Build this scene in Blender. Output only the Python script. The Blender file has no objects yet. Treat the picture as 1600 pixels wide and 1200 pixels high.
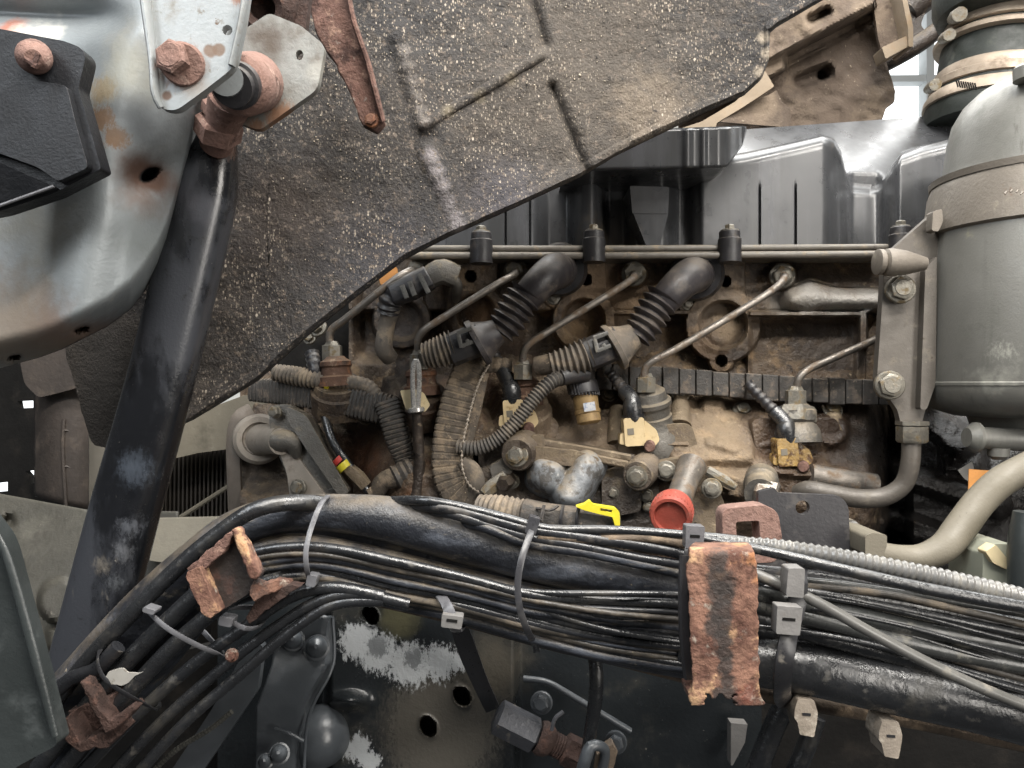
import bpy, bmesh, math, random
import numpy as np
from mathutils import Vector, Matrix
R = math.radians
sc = bpy.context.scene
C = bpy.context.collection
random.seed(7)
F = 1200.0                      # focal length in photograph pixels (1600 wide)


def P(x, y, Y):
    """point seen at photograph pixel (x, y), Y metres in front of the lens"""
    return Vector(((x - 800) * Y / F, Y, (600 - y) * Y / F))


# ------------------------------------------------------------------ camera, world, lamps
cam = bpy.data.cameras.new('camera')
camo = bpy.data.objects.new('camera', cam)
C.objects.link(camo)
camo.rotation_euler = (R(90), 0, 0)
cam.sensor_width = 36
cam.lens = 27
cam.clip_start = 0.02
cam.clip_end = 100
sc.camera = camo

w = bpy.data.worlds.new('World')
sc.world = w
w.use_nodes = True
bg = w.node_tree.nodes['Background']
bg.inputs[0].default_value = (0.93, 0.96, 1.0, 1)
bg.inputs[1].default_value = 0.08


def lamp(name, loc, target, sx, sy, power, col):
    l = bpy.data.lights.new(name, 'AREA')
    l.shape = 'RECTANGLE'
    l.size = sx
    l.size_y = sy
    l.energy = power
    l.color = col
    o = bpy.data.objects.new(name, l)
    C.objects.link(o)
    o.location = loc
    o.rotation_euler = (Vector(target) - Vector(loc)).to_track_quat('-Z', 'Y').to_euler()
    return o


# workshop tube lights over and behind the photographer, and daylight from the door to the right
lamp('tube_and_fill_light', (0.45, -0.45, 1.15), (0.15, 0.8, 0.0), 1.5, 0.16, 45, (1.0, 0.96, 0.90))
lamp('tube_and_fill_light', (0.45, 0.05, 1.55), (0.15, 0.8, 0.0), 1.5, 0.16, 45, (1.0, 0.96, 0.90))
lamp('tube_and_fill_light', (-0.75, -0.25, 0.85), (-0.25, 0.55, 0.05), 0.35, 1.1, 12.5, (0.90, 0.95, 1.0))  # fill lamp added at left, set close in to brighten the cab panel
lamp('workshop_door_light', (1.3, -0.9, 0.25), (0.2, 0.85, 0.0), 0.5, 1.2, 20, (1.0, 0.95, 0.88))
lamp('cover_highlight_light', (0.55, 1.45, 1.6), (0.4, 0.95, 0.2), 2.8, 1.3, 105, (1.0, 1.0, 0.98))  # unseen overhead lamp, placed and widened for bright reflections on the cover

sc.view_settings.view_transform = 'Standard'
sc.view_settings.look = 'None'
sc.view_settings.exposure = 0.0
sc.view_settings.gamma = 1.0


# ------------------------------------------------------------------ materials
def hexl(h):
    h = h.lstrip('#')
    out = []
    for i in (0, 2, 4):
        c = int(h[i:i + 2], 16) / 255
        out.append(c / 12.92 if c <= 0.04045 else ((c + 0.055) / 1.055) ** 2.4)
    return (*out, 1)


class NT:
    def __init__(s, name):
        s.m = bpy.data.materials.new(name)
        s.m.use_nodes = True
        s.t = s.m.node_tree
        s.b = s.t.nodes['Principled BSDF']
        g = s.t.nodes.new('ShaderNodeNewGeometry')
        s.pos = g.outputs['Position']
        s.nor = g.outputs['Normal']

    def n(s, typ, **kw):
        x = s.t.nodes.new(typ)
        for k, v in kw.items():
            setattr(x, k, v)
        return x

    def set(s, sock, v):
        if hasattr(v, 'links') or isinstance(v, bpy.types.NodeSocket):
            s.t.links.new(v, sock)
        else:
            sock.default_value = v

    def scaled(s, st):
        if st is None:
            return s.pos
        x = s.n('ShaderNodeVectorMath', operation='MULTIPLY')
        s.set(x.inputs[0], s.pos)
        x.inputs[1].default_value = st
        return x.outputs[0]

    def noise(s, scale, detail=4, st=None, rough=.6):
        x = s.n('ShaderNodeTexNoise')
        s.set(x.inputs['Vector'], s.scaled(st))
        x.inputs['Scale'].default_value = scale
        x.inputs['Detail'].default_value = detail
        x.inputs['Roughness'].default_value = rough
        return x.outputs[0]

    def ramp(s, v, lo, hi, a=0., b=1.):
        x = s.n('ShaderNodeMapRange')
        x.interpolation_type = 'SMOOTHSTEP'
        s.set(x.inputs[0], v)
        x.inputs[1].default_value = lo
        x.inputs[2].default_value = hi
        x.inputs[3].default_value = a
        x.inputs[4].default_value = b
        return x.outputs[0]

    def math(s, op, a, b=0.):
        x = s.n('ShaderNodeMath', operation=op)
        s.set(x.inputs[0], a)
        s.set(x.inputs[1], b)
        return x.outputs[0]

    def mix(s, f, a, b):
        x = s.n('ShaderNodeMix', data_type='RGBA')
        s.set(x.inputs[0], f)
        s.set(x.inputs[6], a)
        s.set(x.inputs[7], b)
        return x.outputs[2]


def mat(name, base, rough=.6, metal=0., var=.25, vs=22, layers=(), spots=(), bump=((260, .0006),), dust=None, coat=0.,
        spec=.5, st=None, metal_layer=True, late=(), spots2=()):
    """layers: (hex, scale, lo, hi, rough, kind, stretch); spots: (px, py, Y, r_px, hex, soft, wobble, strength, rough)"""
    k = NT(name)
    b = hexl(base)
    lo = tuple(min(1, c * (1 - var)) for c in b[:3]) + (1,)
    hi = tuple(min(1, c * (1 + var)) for c in b[:3]) + (1,)
    col = k.mix(k.ramp(k.noise(vs, 6, st), .3, .7), lo, hi)
    rg = k.ramp(k.noise(vs * 3.1, 4, st), .3, .7, max(0.04, rough - .09), min(1, rough + .09))
    mt = metal
    def do_layer(L, col, rg, mt):
        hx, scl, l, h = L[:4]
        r = L[4] if len(L) > 4 else None
        kind = L[5] if len(L) > 5 else 'n'
        stv = L[6] if len(L) > 6 else None
        if kind == 'v':
            v = k.n('ShaderNodeTexVoronoi')
            k.set(v.inputs['Vector'], k.scaled(stv))
            v.inputs['Scale'].default_value = scl
            rnd = k.n('ShaderNodeSeparateColor')
            k.set(rnd.inputs[0], v.outputs['Color'])
            size = k.math('MULTIPLY', k.ramp(rnd.outputs[0], l, 1.0), h)
            f = k.ramp(k.math('SUBTRACT', size, v.outputs['Distance']), 0, .12)
            big = k.ramp(k.noise(16, 5), .42, .60)
            f = k.math('MULTIPLY', f, k.math('ADD', big, .06))
        else:
            f = k.ramp(k.noise(scl, 8, stv, .65), l, h)
        col = k.mix(f, col, hexl(hx))
        if r is not None:
            x = k.n('ShaderNodeMix')
            k.set(x.inputs[0], f); k.set(x.inputs[2], rg); x.inputs[3].default_value = r
            rg = x.outputs[0]
        if metal > 0 and metal_layer:
            x = k.n('ShaderNodeMix')
            k.set(x.inputs[0], f); k.set(x.inputs[2], mt); x.inputs[3].default_value = 0
            mt = x.outputs[0]
        return col, rg, mt
    hold = [None, None]

    def do_spot(S, col, rg, mt):
        px, py, Y, r, hx, soft, wb, strength = S[:8]
        c = P(px, py, Y)
        e = k.n('ShaderNodeVectorMath', operation='SUBTRACT')
        k.set(e.inputs[0], k.pos)
        e.inputs[1].default_value = c
        e2 = k.n('ShaderNodeVectorMath', operation='MULTIPLY')
        k.set(e2.inputs[0], e.outputs[0])
        e2.inputs[1].default_value = (1, .35, 1)
        d = k.n('ShaderNodeVectorMath', operation='LENGTH')
        k.set(d.inputs[0], e2.outputs[0])
        rm = r * Y / F
        hi_ = 1 if wb < 0 else 0
        if hold[hi_] is None:
            hold[hi_] = k.math('SUBTRACT', k.noise(330, 9, (1, 1, .5), .8) if hi_ else k.noise(75, 7), .5)
        wob = hold[hi_]
        wb = abs(wb)
        f = k.math('ADD', d.outputs['Value'], k.math('MULTIPLY', wob, wb * rm * 2))
        f = k.ramp(f, rm * (1 - soft), rm, strength, 0.)
        col = k.mix(f, col, hexl(hx))
        if len(S) > 8:
            x = k.n('ShaderNodeMix')
            k.set(x.inputs[0], f); k.set(x.inputs[2], rg); x.inputs[3].default_value = S[8]
            rg = x.outputs[0]
            if metal > 0:
                x = k.n('ShaderNodeMix')
                k.set(x.inputs[0], f); k.set(x.inputs[2], mt); x.inputs[3].default_value = 0
                mt = x.outputs[0]
        return col, rg, mt
    for L in layers: col, rg, mt = do_layer(L, col, rg, mt)
    for S in spots: col, rg, mt = do_spot(S, col, rg, mt)
    for L in late: col, rg, mt = do_layer(L, col, rg, mt)
    if dust:
        sep = k.n('ShaderNodeSeparateXYZ')
        k.set(sep.inputs[0], k.nor)
        f = k.math('MULTIPLY', k.ramp(sep.outputs[2], .1, .9), k.ramp(k.noise(60, 6), .25, .65, 0, dust[1]))
        col = k.mix(f, col, hexl(dust[0]))
        x = k.n('ShaderNodeMix')
        k.set(x.inputs[0], f); k.set(x.inputs[2], rg); x.inputs[3].default_value = .9
        rg = x.outputs[0]
    for S in spots2: col, rg, mt = do_spot(S, col, rg, mt)
    k.set(k.b.inputs['Base Color'], col)
    k.set(k.b.inputs['Roughness'], rg)
    k.set(k.b.inputs['Metallic'], mt)
    k.b.inputs['Specular IOR Level'].default_value = spec
    if coat:
        k.b.inputs['Coat Weight'].default_value = coat
        k.b.inputs['Coat Roughness'].default_value = .22
    prev = None
    for B in bump:
        bn = k.n('ShaderNodeBump')
        bn.inputs['Distance'].default_value = B[1]
        bn.inputs['Strength'].default_value = 1.0
        k.set(bn.inputs['Height'], k.noise(B[0], 5, B[2] if len(B) > 2 else st))
        if prev is not None:
            k.set(bn.inputs['Normal'], prev)
        prev = bn.outputs[0]
    if prev is not None:
        k.set(k.b.inputs['Normal'], prev)
    return k.m


def glow(name, col, strength):
    k = NT(name)
    k.b.inputs['Base Color'].default_value = hexl(col)
    k.b.inputs['Emission Color'].default_value = hexl(col)
    k.b.inputs['Emission Strength'].default_value = strength
    return k.m


MUD = '8f7d68'
RUST = '8a4f36'
M = {}
M['panel'] = mat('weathered_galvanised_panel', '7f8486', .48, .30, .12, 5,
                 layers=(('77746a', 9, .50, .74, .6), ('a39f95', 26, .62, .8, .6)),
                 spots=((232, 275, .505, 46, '4d3528', .75, .3, .95, .85), (225, 318, .51, 40, '5d4638', .9, .5, .7, .85), (120, 522, .52, 80, '6b4a38', .8, .5, .8, .8),
                        (20, 520, .5, 150, '75695c', .8, .5, .85, .75), (158, 140, .48, 34, '746448', .6, -1.1, .85, .85), (160, 185, .48, 26, '6b5138', .5, -1.2, .9, .85),
                        (182, 215, .48, 22, '6b5138', .5, -1.2, .9, .85), (60, 350, .49, 110, '67645b', .9, .5, .7, .65), (215, 120, .49, 70, '8a8778', .9, .5, .6, .6),
                        (230, 200, .5, 60, '4a4d50', .9, .4, .75, .5), (245, 390, .53, 60, '5a5f5c', .9, .4, .5, .5),
                        (10, 36, .5, 34, '8f5a48', .7, .9, .9, .8), (50, 50, .5, 50, 'bdbab2', .6, .8, .7, .6), (165, 480, .53, 60, '4f555c', .9, .5, .5, .5)),
                 bump=((420, .0002), (18, .0012)))
M['plate'] = mat('pale_painted_steel', '8f9394', .42, .2, .08, 18,
                 layers=(('736d63', 30, .52, .70, .65), ('6b655c', 140, .60, .72, .8), ('5d4a3d', 130, .68, .74, .85)),
                 spots=((285, 105, .43, 44, '79594a', .6, -.8, .9, .85), (328, 80, .43, 13, '6b584a', .4, .6, .9, .8),
                        (342, 78, .43, 12, '6b584a', .4, .6, .9, .8), (262, 150, .43, 10, '5b4436', .5, .6, .9, .8),
                        (372, -5, .43, 18, '8c6048', .7, -.9, .9, .8), (300, 130, .43, 30, '857a70', .8, .8, .5, .8)),
                 bump=((300, .0003),))
M['blackplastic'] = mat('black_moulded_plastic', '17181b', .46, 0, .25, 25,
                        layers=(('2a2c30', 45, .55, .75, .6), ('8d8d88', 420, .72, .77, .9)), spec=.35, bump=((500, .0004),))
M['liner'] = mat('mud_splashed_rubber_liner', '2a2828', .70, 0, .25, 9,
                 layers=(('3b3632', 6, .46, .68, .92), ('25211f', 11, .55, .75, .8), ('4b443d', 60, .54, .74, .92)),
                 spots=[(930, 110, .67, 330, '59524a', .95, .6, .7, .95), (1010, 175, .69, 90, '786c5e', .9, .8, .6, .95)] +
                       [(x, y, .63, 19, '8d8680', .8, -.8, .75, .9) for x, y in ((628, 66), (634, 90), (641, 114), (648, 138), (655, 162), (661, 184))] +
                       [(x, y, .64, 20, '8f898a', .8, -.6, .8, .9) for x, y in ((671, 240), (680, 264), (689, 288), (699, 312), (708, 335), (716, 354))] +
                       [(750, 145, .65, 18, '8b8069', .9, .4, .5, .9), (700, 172, .65, 16, '8b8069', .9, .4, .5, .9), (800, 115, .65, 16, '8b8069', .9, .4, .5, .9),
                        (420, 330, .61, 150, '403833', .9, .6, .75, .95), (360, 470, .61, 110, '3a3430', .9, .6, .6, .95),
                        (600, 400, .63, 150, '35353b', .9, .5, .6, .8), (790, 300, .64, 110, '46444b', .9, .5, .5, .8)],
                 late=(('6f645a', 180, .54, .70, .92), ('9a8f83', 520, .61, .69, .9, 'n', (1.3, 1, .7)),
                       ('8d8376', 430, .05, .46, .85, 'v', (1.35, 1, .7)), ('aca193', 230, .72, .34, .85, 'v', (1.3, 1, .75)), ('181514', 150, .60, .72, .85)),
                 spots2=((170, 600, .62, 140, '3a342e', .3, .2, .97, .9), (445, 272, .605, 5, 'f0f0f0', .3, .3, 1., .6),
                         (1192, 60, .70, 13, '9a8f7f', .7, .5, .8, .9), (1196, 85, .70, 13, '9a8f7f', .7, .5, .8, .9), (1185, 115, .70, 13, '8d8273', .7, .5, .8, .9)),
                 bump=((420, .0024), (150, .0014)))
M['rust'] = mat('flaking_rust', '694f46', .92, 0, .3, 45,
                layers=(('43302b', 50, .48, .62, .95), ('96796a', 85, .58, .70, .95), ('8d8078', 130, .60, .70, .95),
                        ('2f2623', 36, .62, .72, .9)), bump=((140, .0022), (500, .001)))
M['rust_orange'] = mat('orange_scaled_rust', '79594a', .93, 0, .3, 26,
                       layers=(('55392f', 30, .44, .58, .95), ('b08e6d', 44, .53, .64, .95), ('9a9084', 60, .57, .67, .95),
                               ('352c29', 24, .58, .68, .9), ('8f5f40', 22, .58, .68, .95), ('4b3429', 160, .58, .70, .95)),
                       spots=[(1126 + dx, y, .431, r, '2f2926', .4, 1.1, .88, .7) for dx, y, r in ((-6, 880, 22), (0, 903, 27), (-4, 930, 26), (2, 955, 25), (-2, 978, 23), (4, 1000, 20), (4, 1020, 17), (7, 1040, 17), (8, 1062, 19), (8, 1090, 28))] +
                             [(1166, 1080, .431, 24, '6b3a2d', .7, .8, .8, .9)],
                       bump=((90, .0016), (420, .0009)))
M['pinkrust'] = mat('dusty_pink_rust', '80645a', .88, 0, .2, 60,
                    layers=(('523b33', 60, .50, .66, .9), ('a68c80', 90, .58, .72, .9)), bump=((200, .0014), (600, .0007)))
M['strut'] = mat('scuffed_black_paint', '141518', .2, 0, .2, 20,
                 layers=(('34363b', 12, .48, .58, .36, 'n', (1, 1, .35)), ('0f0f11', 90, .60, .70, .5), ('8c8880', 330, .69, .75, .8),
                         ('6b665e', 60, .64, .74, .8, 'n', (1, 1, .3))),
                 spots=((200, 735, .535, 40, '49505a', .9, -.9, .7, .4), (190, 830, .535, 28, '5b5e64', .9, -1.3, .8, .45), (178, 870, .535, 24, '66686c', .9, -1.3, .8, .5),
                        (165, 920, .535, 22, '5d6064', .9, -1.3, .7, .5), (145, 890, .535, 22, '6b655c', .8, -1., .7, .8), (310, 320, .53, 40, '5d5e65', .9, .6, .7, .4),
                        (340, 222, .53, 26, '75523f', .7, -.8, .8, .8)), bump=((500, .0002),), spec=.8, coat=.3)
M['cover'] = mat('grey_moulded_cover_plastic', '3a3b3d', .34, 0, .04, 12,
                 layers=(('4a4640', 8, .60, .80, .5), ('4d4e51', 26, .48, .66, .26, 'n', (1, 1, .05)), ('2a2b2c', 34, .54, .70, .4, 'n', (1, 1, .06))), spots=((945, 380, .93, 60, '665b4c', .9, .8, .6, .8),),
                 bump=((30, .0002),), coat=.35)
M['head'] = mat('dusty_cast_head', '5a4d40', .5, .1, .3, 26,
                layers=(('332a23', 18, .46, .62, .45), ('8a745a', 34, .50, .68, .85), ('9c8a74', 90, .56, .72, .9), ('2f2823', 60, .62, .72, .6)),
                spots=((940, 455, .95, 85, '8a745d', .9, -.6, .8, .9), (1000, 475, .95, 60, '90795f', .9, -.6, .7, .9),
                       (905, 525, .95, 55, '8a7356', .8, .6, .8, .9), (1120, 475, .95, 80, '7a6d5f', .8, .5, .7, .8),
                       (755, 490, .95, 40, '7f644a', .8, .6, .8, .9), (1140, 510, .96, 36, '7a6a56', .6, .3, .8, .9),
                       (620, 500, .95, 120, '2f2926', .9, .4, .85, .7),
                       (1080, 555, .96, 70, '5d4833', .8, .6, .6, .7), (1300, 540, .96, 100, '4a423c', .8, .4, .8, .5),
                       (800, 560, .95, 60, '4a3b2f', .8, .6, .7, .8)),
                spots2=((1270, 462, .91, 42, 'a39f99', .7, -.4, .9, .3), (1320, 467, .91, 40, 'a39f99', .7, -.4, .9, .3), (1365, 467, .91, 40, 'a39f99', .7, -.4, .9, .3), (1225, 470, .93, 34, '958f86', .8, -.6, .85, .4)),  # pale spots paint the gallery's highlight into the colour
                bump=((90, .0026), (350, .0014)), dust=('93826a', .3))
M['block'] = mat('dusty_cast_block', '57483a', .48, .1, .3, 24,
                 layers=(('33271e', 18, .46, .62, .4), ('8b765c', 40, .50, .68, .88), ('67462e', 14, .56, .72, .7),
                         ('241e1b', 45, .56, .66, .35), ('a3937d', 110, .58, .70, .9), ('352b24', 9, .54, .70, .5)),
                 spots=((1130, 690, .9, 120, '8f7d66', .9, -.6, .6, .9), (860, 655, .91, 130, '7d6d5a', .9, -.6, .5, .9),
                        (575, 715, .95, 60, '7d5033', .8, -.6, .85, .85),
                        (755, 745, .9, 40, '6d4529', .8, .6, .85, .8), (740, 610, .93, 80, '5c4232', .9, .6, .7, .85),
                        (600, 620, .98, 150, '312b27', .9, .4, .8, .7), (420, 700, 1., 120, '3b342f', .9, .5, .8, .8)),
                 spots2=((1300, 665, .91, 120, '33271f', .8, -.7, .9, .3), (1385, 700, .92, 120, '231f1c', .8, .4, .95, .28), (1240, 740, .88, 70, '4a3a2d', .8, -.8, .8, .35), (1215, 690, .89, 75, '3f3026', .8, -.7, .85, .3), (1442, 762, .93, 26, '857f76', .5, -1., .8, .35), (700, 760, .9, 60, '3a322c', .8, -.7, .8, .5), (820, 620, .93, 40, '4b3626', .8, -.8, .7, .4),  # the one pale spot paints in an oil highlight with grit
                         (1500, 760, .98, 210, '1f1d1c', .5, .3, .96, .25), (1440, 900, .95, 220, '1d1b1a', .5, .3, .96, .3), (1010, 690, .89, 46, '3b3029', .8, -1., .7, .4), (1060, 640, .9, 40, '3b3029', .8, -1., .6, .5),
                         (890, 690, .89, 60, '3b322b', .8, -1., .6, .45), (1000, 810, .87, 70, '37302b', .8, -.8, .9, .3), (1090, 830, .87, 60, '4f443a', .8, .5, .8, .5),
                         (1170, 645, .92, 40, '4a3b2f', .8, -.9, .7, .5), (650, 640, .95, 70, '332b27', .9, .6, .8, .6), (560, 790, .95, 90, '4b4037', .9, .6, .7, .8)),
                 bump=((80, .0032), (300, .0018)), dust=('93826a', .33))
M['tancast'] = mat('dust_caked_casting', '675a49', .68, .1, .3, 40,
                   layers=(('4a4037', 40, .50, .66, .75), ('998a72', 80, .55, .72, .9), ('5f4733', 60, .62, .72, .8)),
                   bump=((160, .0014), (500, .0008)), dust=('998970', .4))
M['greycast'] = mat('grey_cast_aluminium', '5f5c57', .46, .45, .15, 30,
                    layers=(('857a69', 45, .52, .7, .85), ('524c46', 60, .6, .72, .7)), bump=((220, .0009), (600, .0005)),
                    dust=('9a8b73', .6))
M['darkcast'] = mat('oily_dark_casting', '352e29', .40, .2, .3, 35,
                    layers=(('5a4e42', 45, .52, .68, .8), ('191513', 50, .56, .68, .22), ('8d7c66', 130, .62, .72, .85)),
                    bump=((160, .0016), (400, .001)), dust=('7d705c', .35))
M['dome'] = mat('mottled_grey_dome', '797c7f', .5, .3, .12, 40,
                layers=(('4e4c4a', 75, .50, .58, .6), ('a6a7a6', 110, .6, .7, .7), ('8a7b66', 40, .58, .72, .9)),
                bump=((220, .0007), (600, .0003)), dust=('9b8a6e', .75))
M['steel'] = mat('dull_steel_pipe', '7d7770', .40, .7, .15, 60,
                 layers=(('655544', 70, .48, .64, .8), ('4a382c', 130, .60, .72, .85), ('9a9080', 200, .62, .72, .6)), bump=((500, .0004),))
M['bolt'] = mat('dull_zinc_bolt', '77736a', .42, .5, .18, 90,
                layers=(('66583f', 90, .50, .64, .8), ('46382c', 160, .60, .70, .85), ('a19a8a', 200, .64, .74, .5)), bump=((400, .0006),))
M['brightsteel'] = mat('polished_steel', 'c4c2be', .28, .6, .04, 60, layers=(('8d867a', 60, .66, .8, .5),), bump=())
M['rubber'] = mat('black_rubber', '29282a', .42, 0, .15, 50, layers=(('544d46', 55, .54, .74, .8),), bump=((500, .0003),), spec=.6,
                  dust=('6f665a', .35))
M['rubberdust'] = mat('dusty_grey_conduit', '5f5850', .8, 0, .2, 50, layers=(('857867', 60, .48, .66, .9),
                      ('45413d', 70, .56, .70, .7)), bump=((400, .0006),), dust=('958673', .5))
M['loom'] = mat('dirty_black_cable_duct', '3a3734', .55, 0, .25, 60, layers=(('655b51', 80, .5, .7, .85),
                ('85786a', 180, .60, .72, .9)), bump=((420, .0009),), dust=('7d7060', .5))
M['loomtan'] = mat('dust_caked_cable_duct', '50483f', .8, 0, .25, 60, layers=(('7a6c5b', 70, .45, .65, .9),
                   ('2d2926', 90, .60, .70, .7), ('a4937c', 200, .62, .72, .9)), bump=((420, .0012),), dust=('94846d', .5))
M['hose'] = mat('worn_black_hose', '222429', .36, 0, .3, 25,
                layers=(('444850', 30, .46, .64, .5, 'n', (.5, 1, 1.4)), ('655e54', 55, .57, .70, .8, 'n', (.4, 1, 1.3)),
                        ('948873', 160, .66, .74, .9)), bump=((200, .0008), (500, .0004)), spec=.6, dust=('82745f', .45))
M['cable'] = mat('black_cable_sheath', '232427', .30, 0, .25, 30,
                 layers=(('524c45', 45, .56, .74, .75), ('857a69', 150, .68, .77, .9)), bump=((400, .0003),), spec=.7)
M['cableclean'] = mat('glossy_black_cable', '222325', .27, 0, .2, 30, layers=(('55524d', 90, .58, .76, .6), ('35332f', 30, .52, .70, .45)), bump=((130, .0007), (400, .0002)), spec=.85)
M['cablegrey'] = mat('grey_cable_sheath', '5c5b58', .3, 0, .2, 30, layers=(('7a756c', 60, .55, .7, .6),), bump=())
M['mudcable'] = mat('mud_coated_cable', '5c5044', .8, 0, .3, 40, layers=(('857461', 60, .48, .64, .9), ('2a2522', 80, .6, .7, .6)),
                    bump=((200, .0012),))
M['tie'] = mat('grey_nylon_tie', '616164', .35, 0, .12, 60, bump=((400, .0003),))
M['tieblack'] = mat('black_nylon_tie', '2a2a2c', .35, 0, .12, 60, layers=(('67625b', 90, .6, .72, .8),), bump=())
M['tiewhite'] = mat('pale_nylon_tie', '706e6c', .45, 0, .1, 60, layers=(('66605a', 90, .58, .74, .8),), bump=((400, .0003),))
M['chassis'] = mat('glossy_black_chassis_paint', '202325', .2, 0, .2, 12,
                   layers=(('45433d', 12, .56, .72, .35), ('5d5a52', 200, .66, .72, .6), ('8a8a86', 420, .71, .75, .6)),
                   spots=((690, 1140, .6, 120, '55514a', .5, -.5, .85, .35), (770, 1040, .6, 80, '5b554a', .9, .4, .6, .5),
                          (625, 965, .6, 45, '524f3a', .8, .5, .85, .5),
                          (560, 1003, .6, 34, 'b0b3b5', .3, -1.3, 1., .45), (592, 1022, .6, 36, 'b0b3b5', .3, -1.2, 1., .45),
                          (640, 1040, .6, 40, 'b0b3b5', .3, -1.2, 1., .45), (685, 1036, .6, 32, 'b0b3b5', .3, -1.5, 1., .45), (715, 1035, .6, 16, 'a3a6a8', .3, -2.2, 1., .45),
                          (590, 1012, .6, 20, '5d6062', .3, -1.5, .8, .5), (645, 1030, .6, 18, '5d6062', .3, -1.8, .8, .5),
                          (558, 1170, .6, 22, 'a9acae', .15, -1.7, 1., .45), (578, 1190, .6, 18, 'a9acae', .15, -1.7, 1., .45)),
                   bump=((40, .0008), (300, .0003)))
M['blackgloss'] = mat('glossy_black_bracket_paint', '45494d', .38, 0, .2, 15, layers=(('5b5f63', 30, .55, .75, .45),
                      ('8a8a87', 260, .72, .75, .5)), bump=((60, .0005),), spec=.7)
M['canister'] = mat('matt_grey_canister', '6d6c67', .44, .15, .06, 10,
                    layers=(('55554f', 26, .50, .68, .55, 'n', (1, 1, .10)), ('4a4842', 60, .60, .72, .6, 'n', (1, 1, .2)), ('5d5d57', 16, .5, .7, .55), ('a9a79c', 110, .71, .76, .8), ('85826f', 30, .66, .78, .7)),
                    spots=((1500, 180, .70, 46, '54524c', .8, .8, .7, .7), (1580, 590, .70, 40, '9a9a90', .7, .9, .6, .7),
                           (1590, 545, .70, 26, 'a0a096', .7, -1.2, .8, .7), (1472, 525, .74, 12, 'b3b1a8', .5, -1.2, .9, .7),
                           (1498, 515, .72, 9, 'b3b1a8', .5, -1.2, .9, .7)), bump=((35, .0005), (500, .0002)))
M['strap'] = mat('dull_beige_strap_paint', '6d665d', .5, .2, .1, 20, layers=(('867f70', 40, .58, .74, .7),
                 ('5b4637', 50, .62, .74, .8), ('9c9484', 160, .67, .75, .7)), bump=((300, .0004),))
M['bracketgrey'] = mat('brown_grey_bracket_paint', '56514b', .48, .2, .1, 20, layers=(('6d665b', 30, .55, .7, .7),
                       ('3f3831', 60, .62, .72, .7), ('8b8478', 180, .66, .74, .7)), bump=((300, .0004),))
M['tan'] = mat('dust_covered_cab_floor', '5b4f45', .9, 0, .2, 10, layers=(('7d6f60', 9, .47, .67, .95), ('463b32', 24, .56, .7, .9),
               ('a39684', 120, .62, .72, .95)),
               spots=((1265, 45, 1.2, 30, '3b3028', .9, .5, .7, .9), (1300, 165, 1.2, 80, '4f443a', .9, .5, .7, .9), (1240, 30, 1.2, 60, '93836f', .9, .6, .5, .95)),
               bump=((60, .003), (300, .0015)))
M['tanlight'] = mat('pale_dusty_sheet', '8c7e6c', .85, 0, .15, 15, layers=(('8b7861', 30, .5, .7, .9),), bump=((200, .0008),))
M['beige'] = mat('speckled_beige_hose', '6f695c', .55, 0, .08, 20, layers=(('676153', 20, .5, .7, .7), ('4b463b', 420, .64, .69, .8)),
                 bump=((500, .0003),))
M['cream'] = mat('cream_plastic_plug', 'bda983', .5, 0, .08, 40, layers=(('927a50', 60, .54, .72, .7),), bump=((400, .0003),))
M['oilcream'] = mat('oily_yellow_plug', '94794a', .25, 0, .25, 60, layers=(('4b331c', 90, .48, .62, .15), ('c9b78a', 60, .60, .74, .4)),
                    bump=((200, .0008),))
M['printdark'] = mat('printed_grey_mark', '6d675c', .6, 0, .1, 80, bump=())
M['labelpale'] = mat('pale_blue_label', 'b0b2b5', .5, 0, .1, 80, layers=(('7d89a0', 200, .52, .6, .5),), bump=())
M['brass'] = mat('dusty_brass_sensor', '8d754f', .55, .2, .15, 60, layers=(('6d5a40', 60, .5, .68, .8), ('b09b78', 90, .62, .74, .8)),
                 bump=((300, .0004),))
M['red'] = mat('red_cap_plastic', '97473a', .6, 0, .14, 50, layers=(('7d4f44', 60, .54, .72, .8), ('b07a6a', 120, .60, .72, .8)),
               bump=((300, .0006),))
M['yellow'] = mat('yellow_clip_plastic', 'cfc030', .45, 0, .1, 60, layers=(('8f813a', 80, .60, .74, .7), ('5d563a', 150, .66, .74, .8)), bump=((400, .0003),))
M['redlead'] = mat('red_tape', 'b33a33', .6, 0, .1, 60, bump=())
M['shroud'] = mat('pale_fan_shroud', '6b6558', .6, 0, .15, 10, layers=(('4d483d', 14, .5, .7, .7), ('857e70', 40, .6, .75, .8)),
                  bump=((150, .0006),))
M['olive'] = mat('dusty_olive_crossmember', '46433b', .6, .1, .2, 8, layers=(('57544b', 14, .5, .68, .75), ('3d3932', 30, .56, .7, .7),
                 ('8b867a', 60, .66, .76, .8)), bump=((120, .001),))
M['fin'] = mat('dark_radiator_fin', '36312c', .6, .2, .2, 30, bump=())
M['dark'] = mat('black_plastic_and_shade', '141312', .8, 0, .3, 20, layers=(('25221f', 30, .5, .7, .85),), bump=((200, .0006),), spec=.2)  # near black; on backing sheets it stands in for shade in the gaps
M['darkbrown'] = mat('brown_dusty_plastic', '39322d', .7, 0, .25, 20, layers=(('544a41', 30, .5, .7, .8),), bump=((200, .0006),))
M['belt'] = mat('worn_drive_belt', '5c544c', .7, 0, .15, 40, bump=((400, .0004),))
M['pulley'] = mat('pale_dusty_pulley', '8f877d', .55, .3, .12, 30, layers=(('74695e', 50, .52, .7, .8),), bump=((300, .0004),))
M['fender'] = mat('green_black_fender_plastic', '303434', .35, 0, .2, 15, layers=(('484c4c', 24, .5, .7, .5), ('8d9494', 200, .73, .76, .6)),
                  bump=((300, .0003),))
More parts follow.
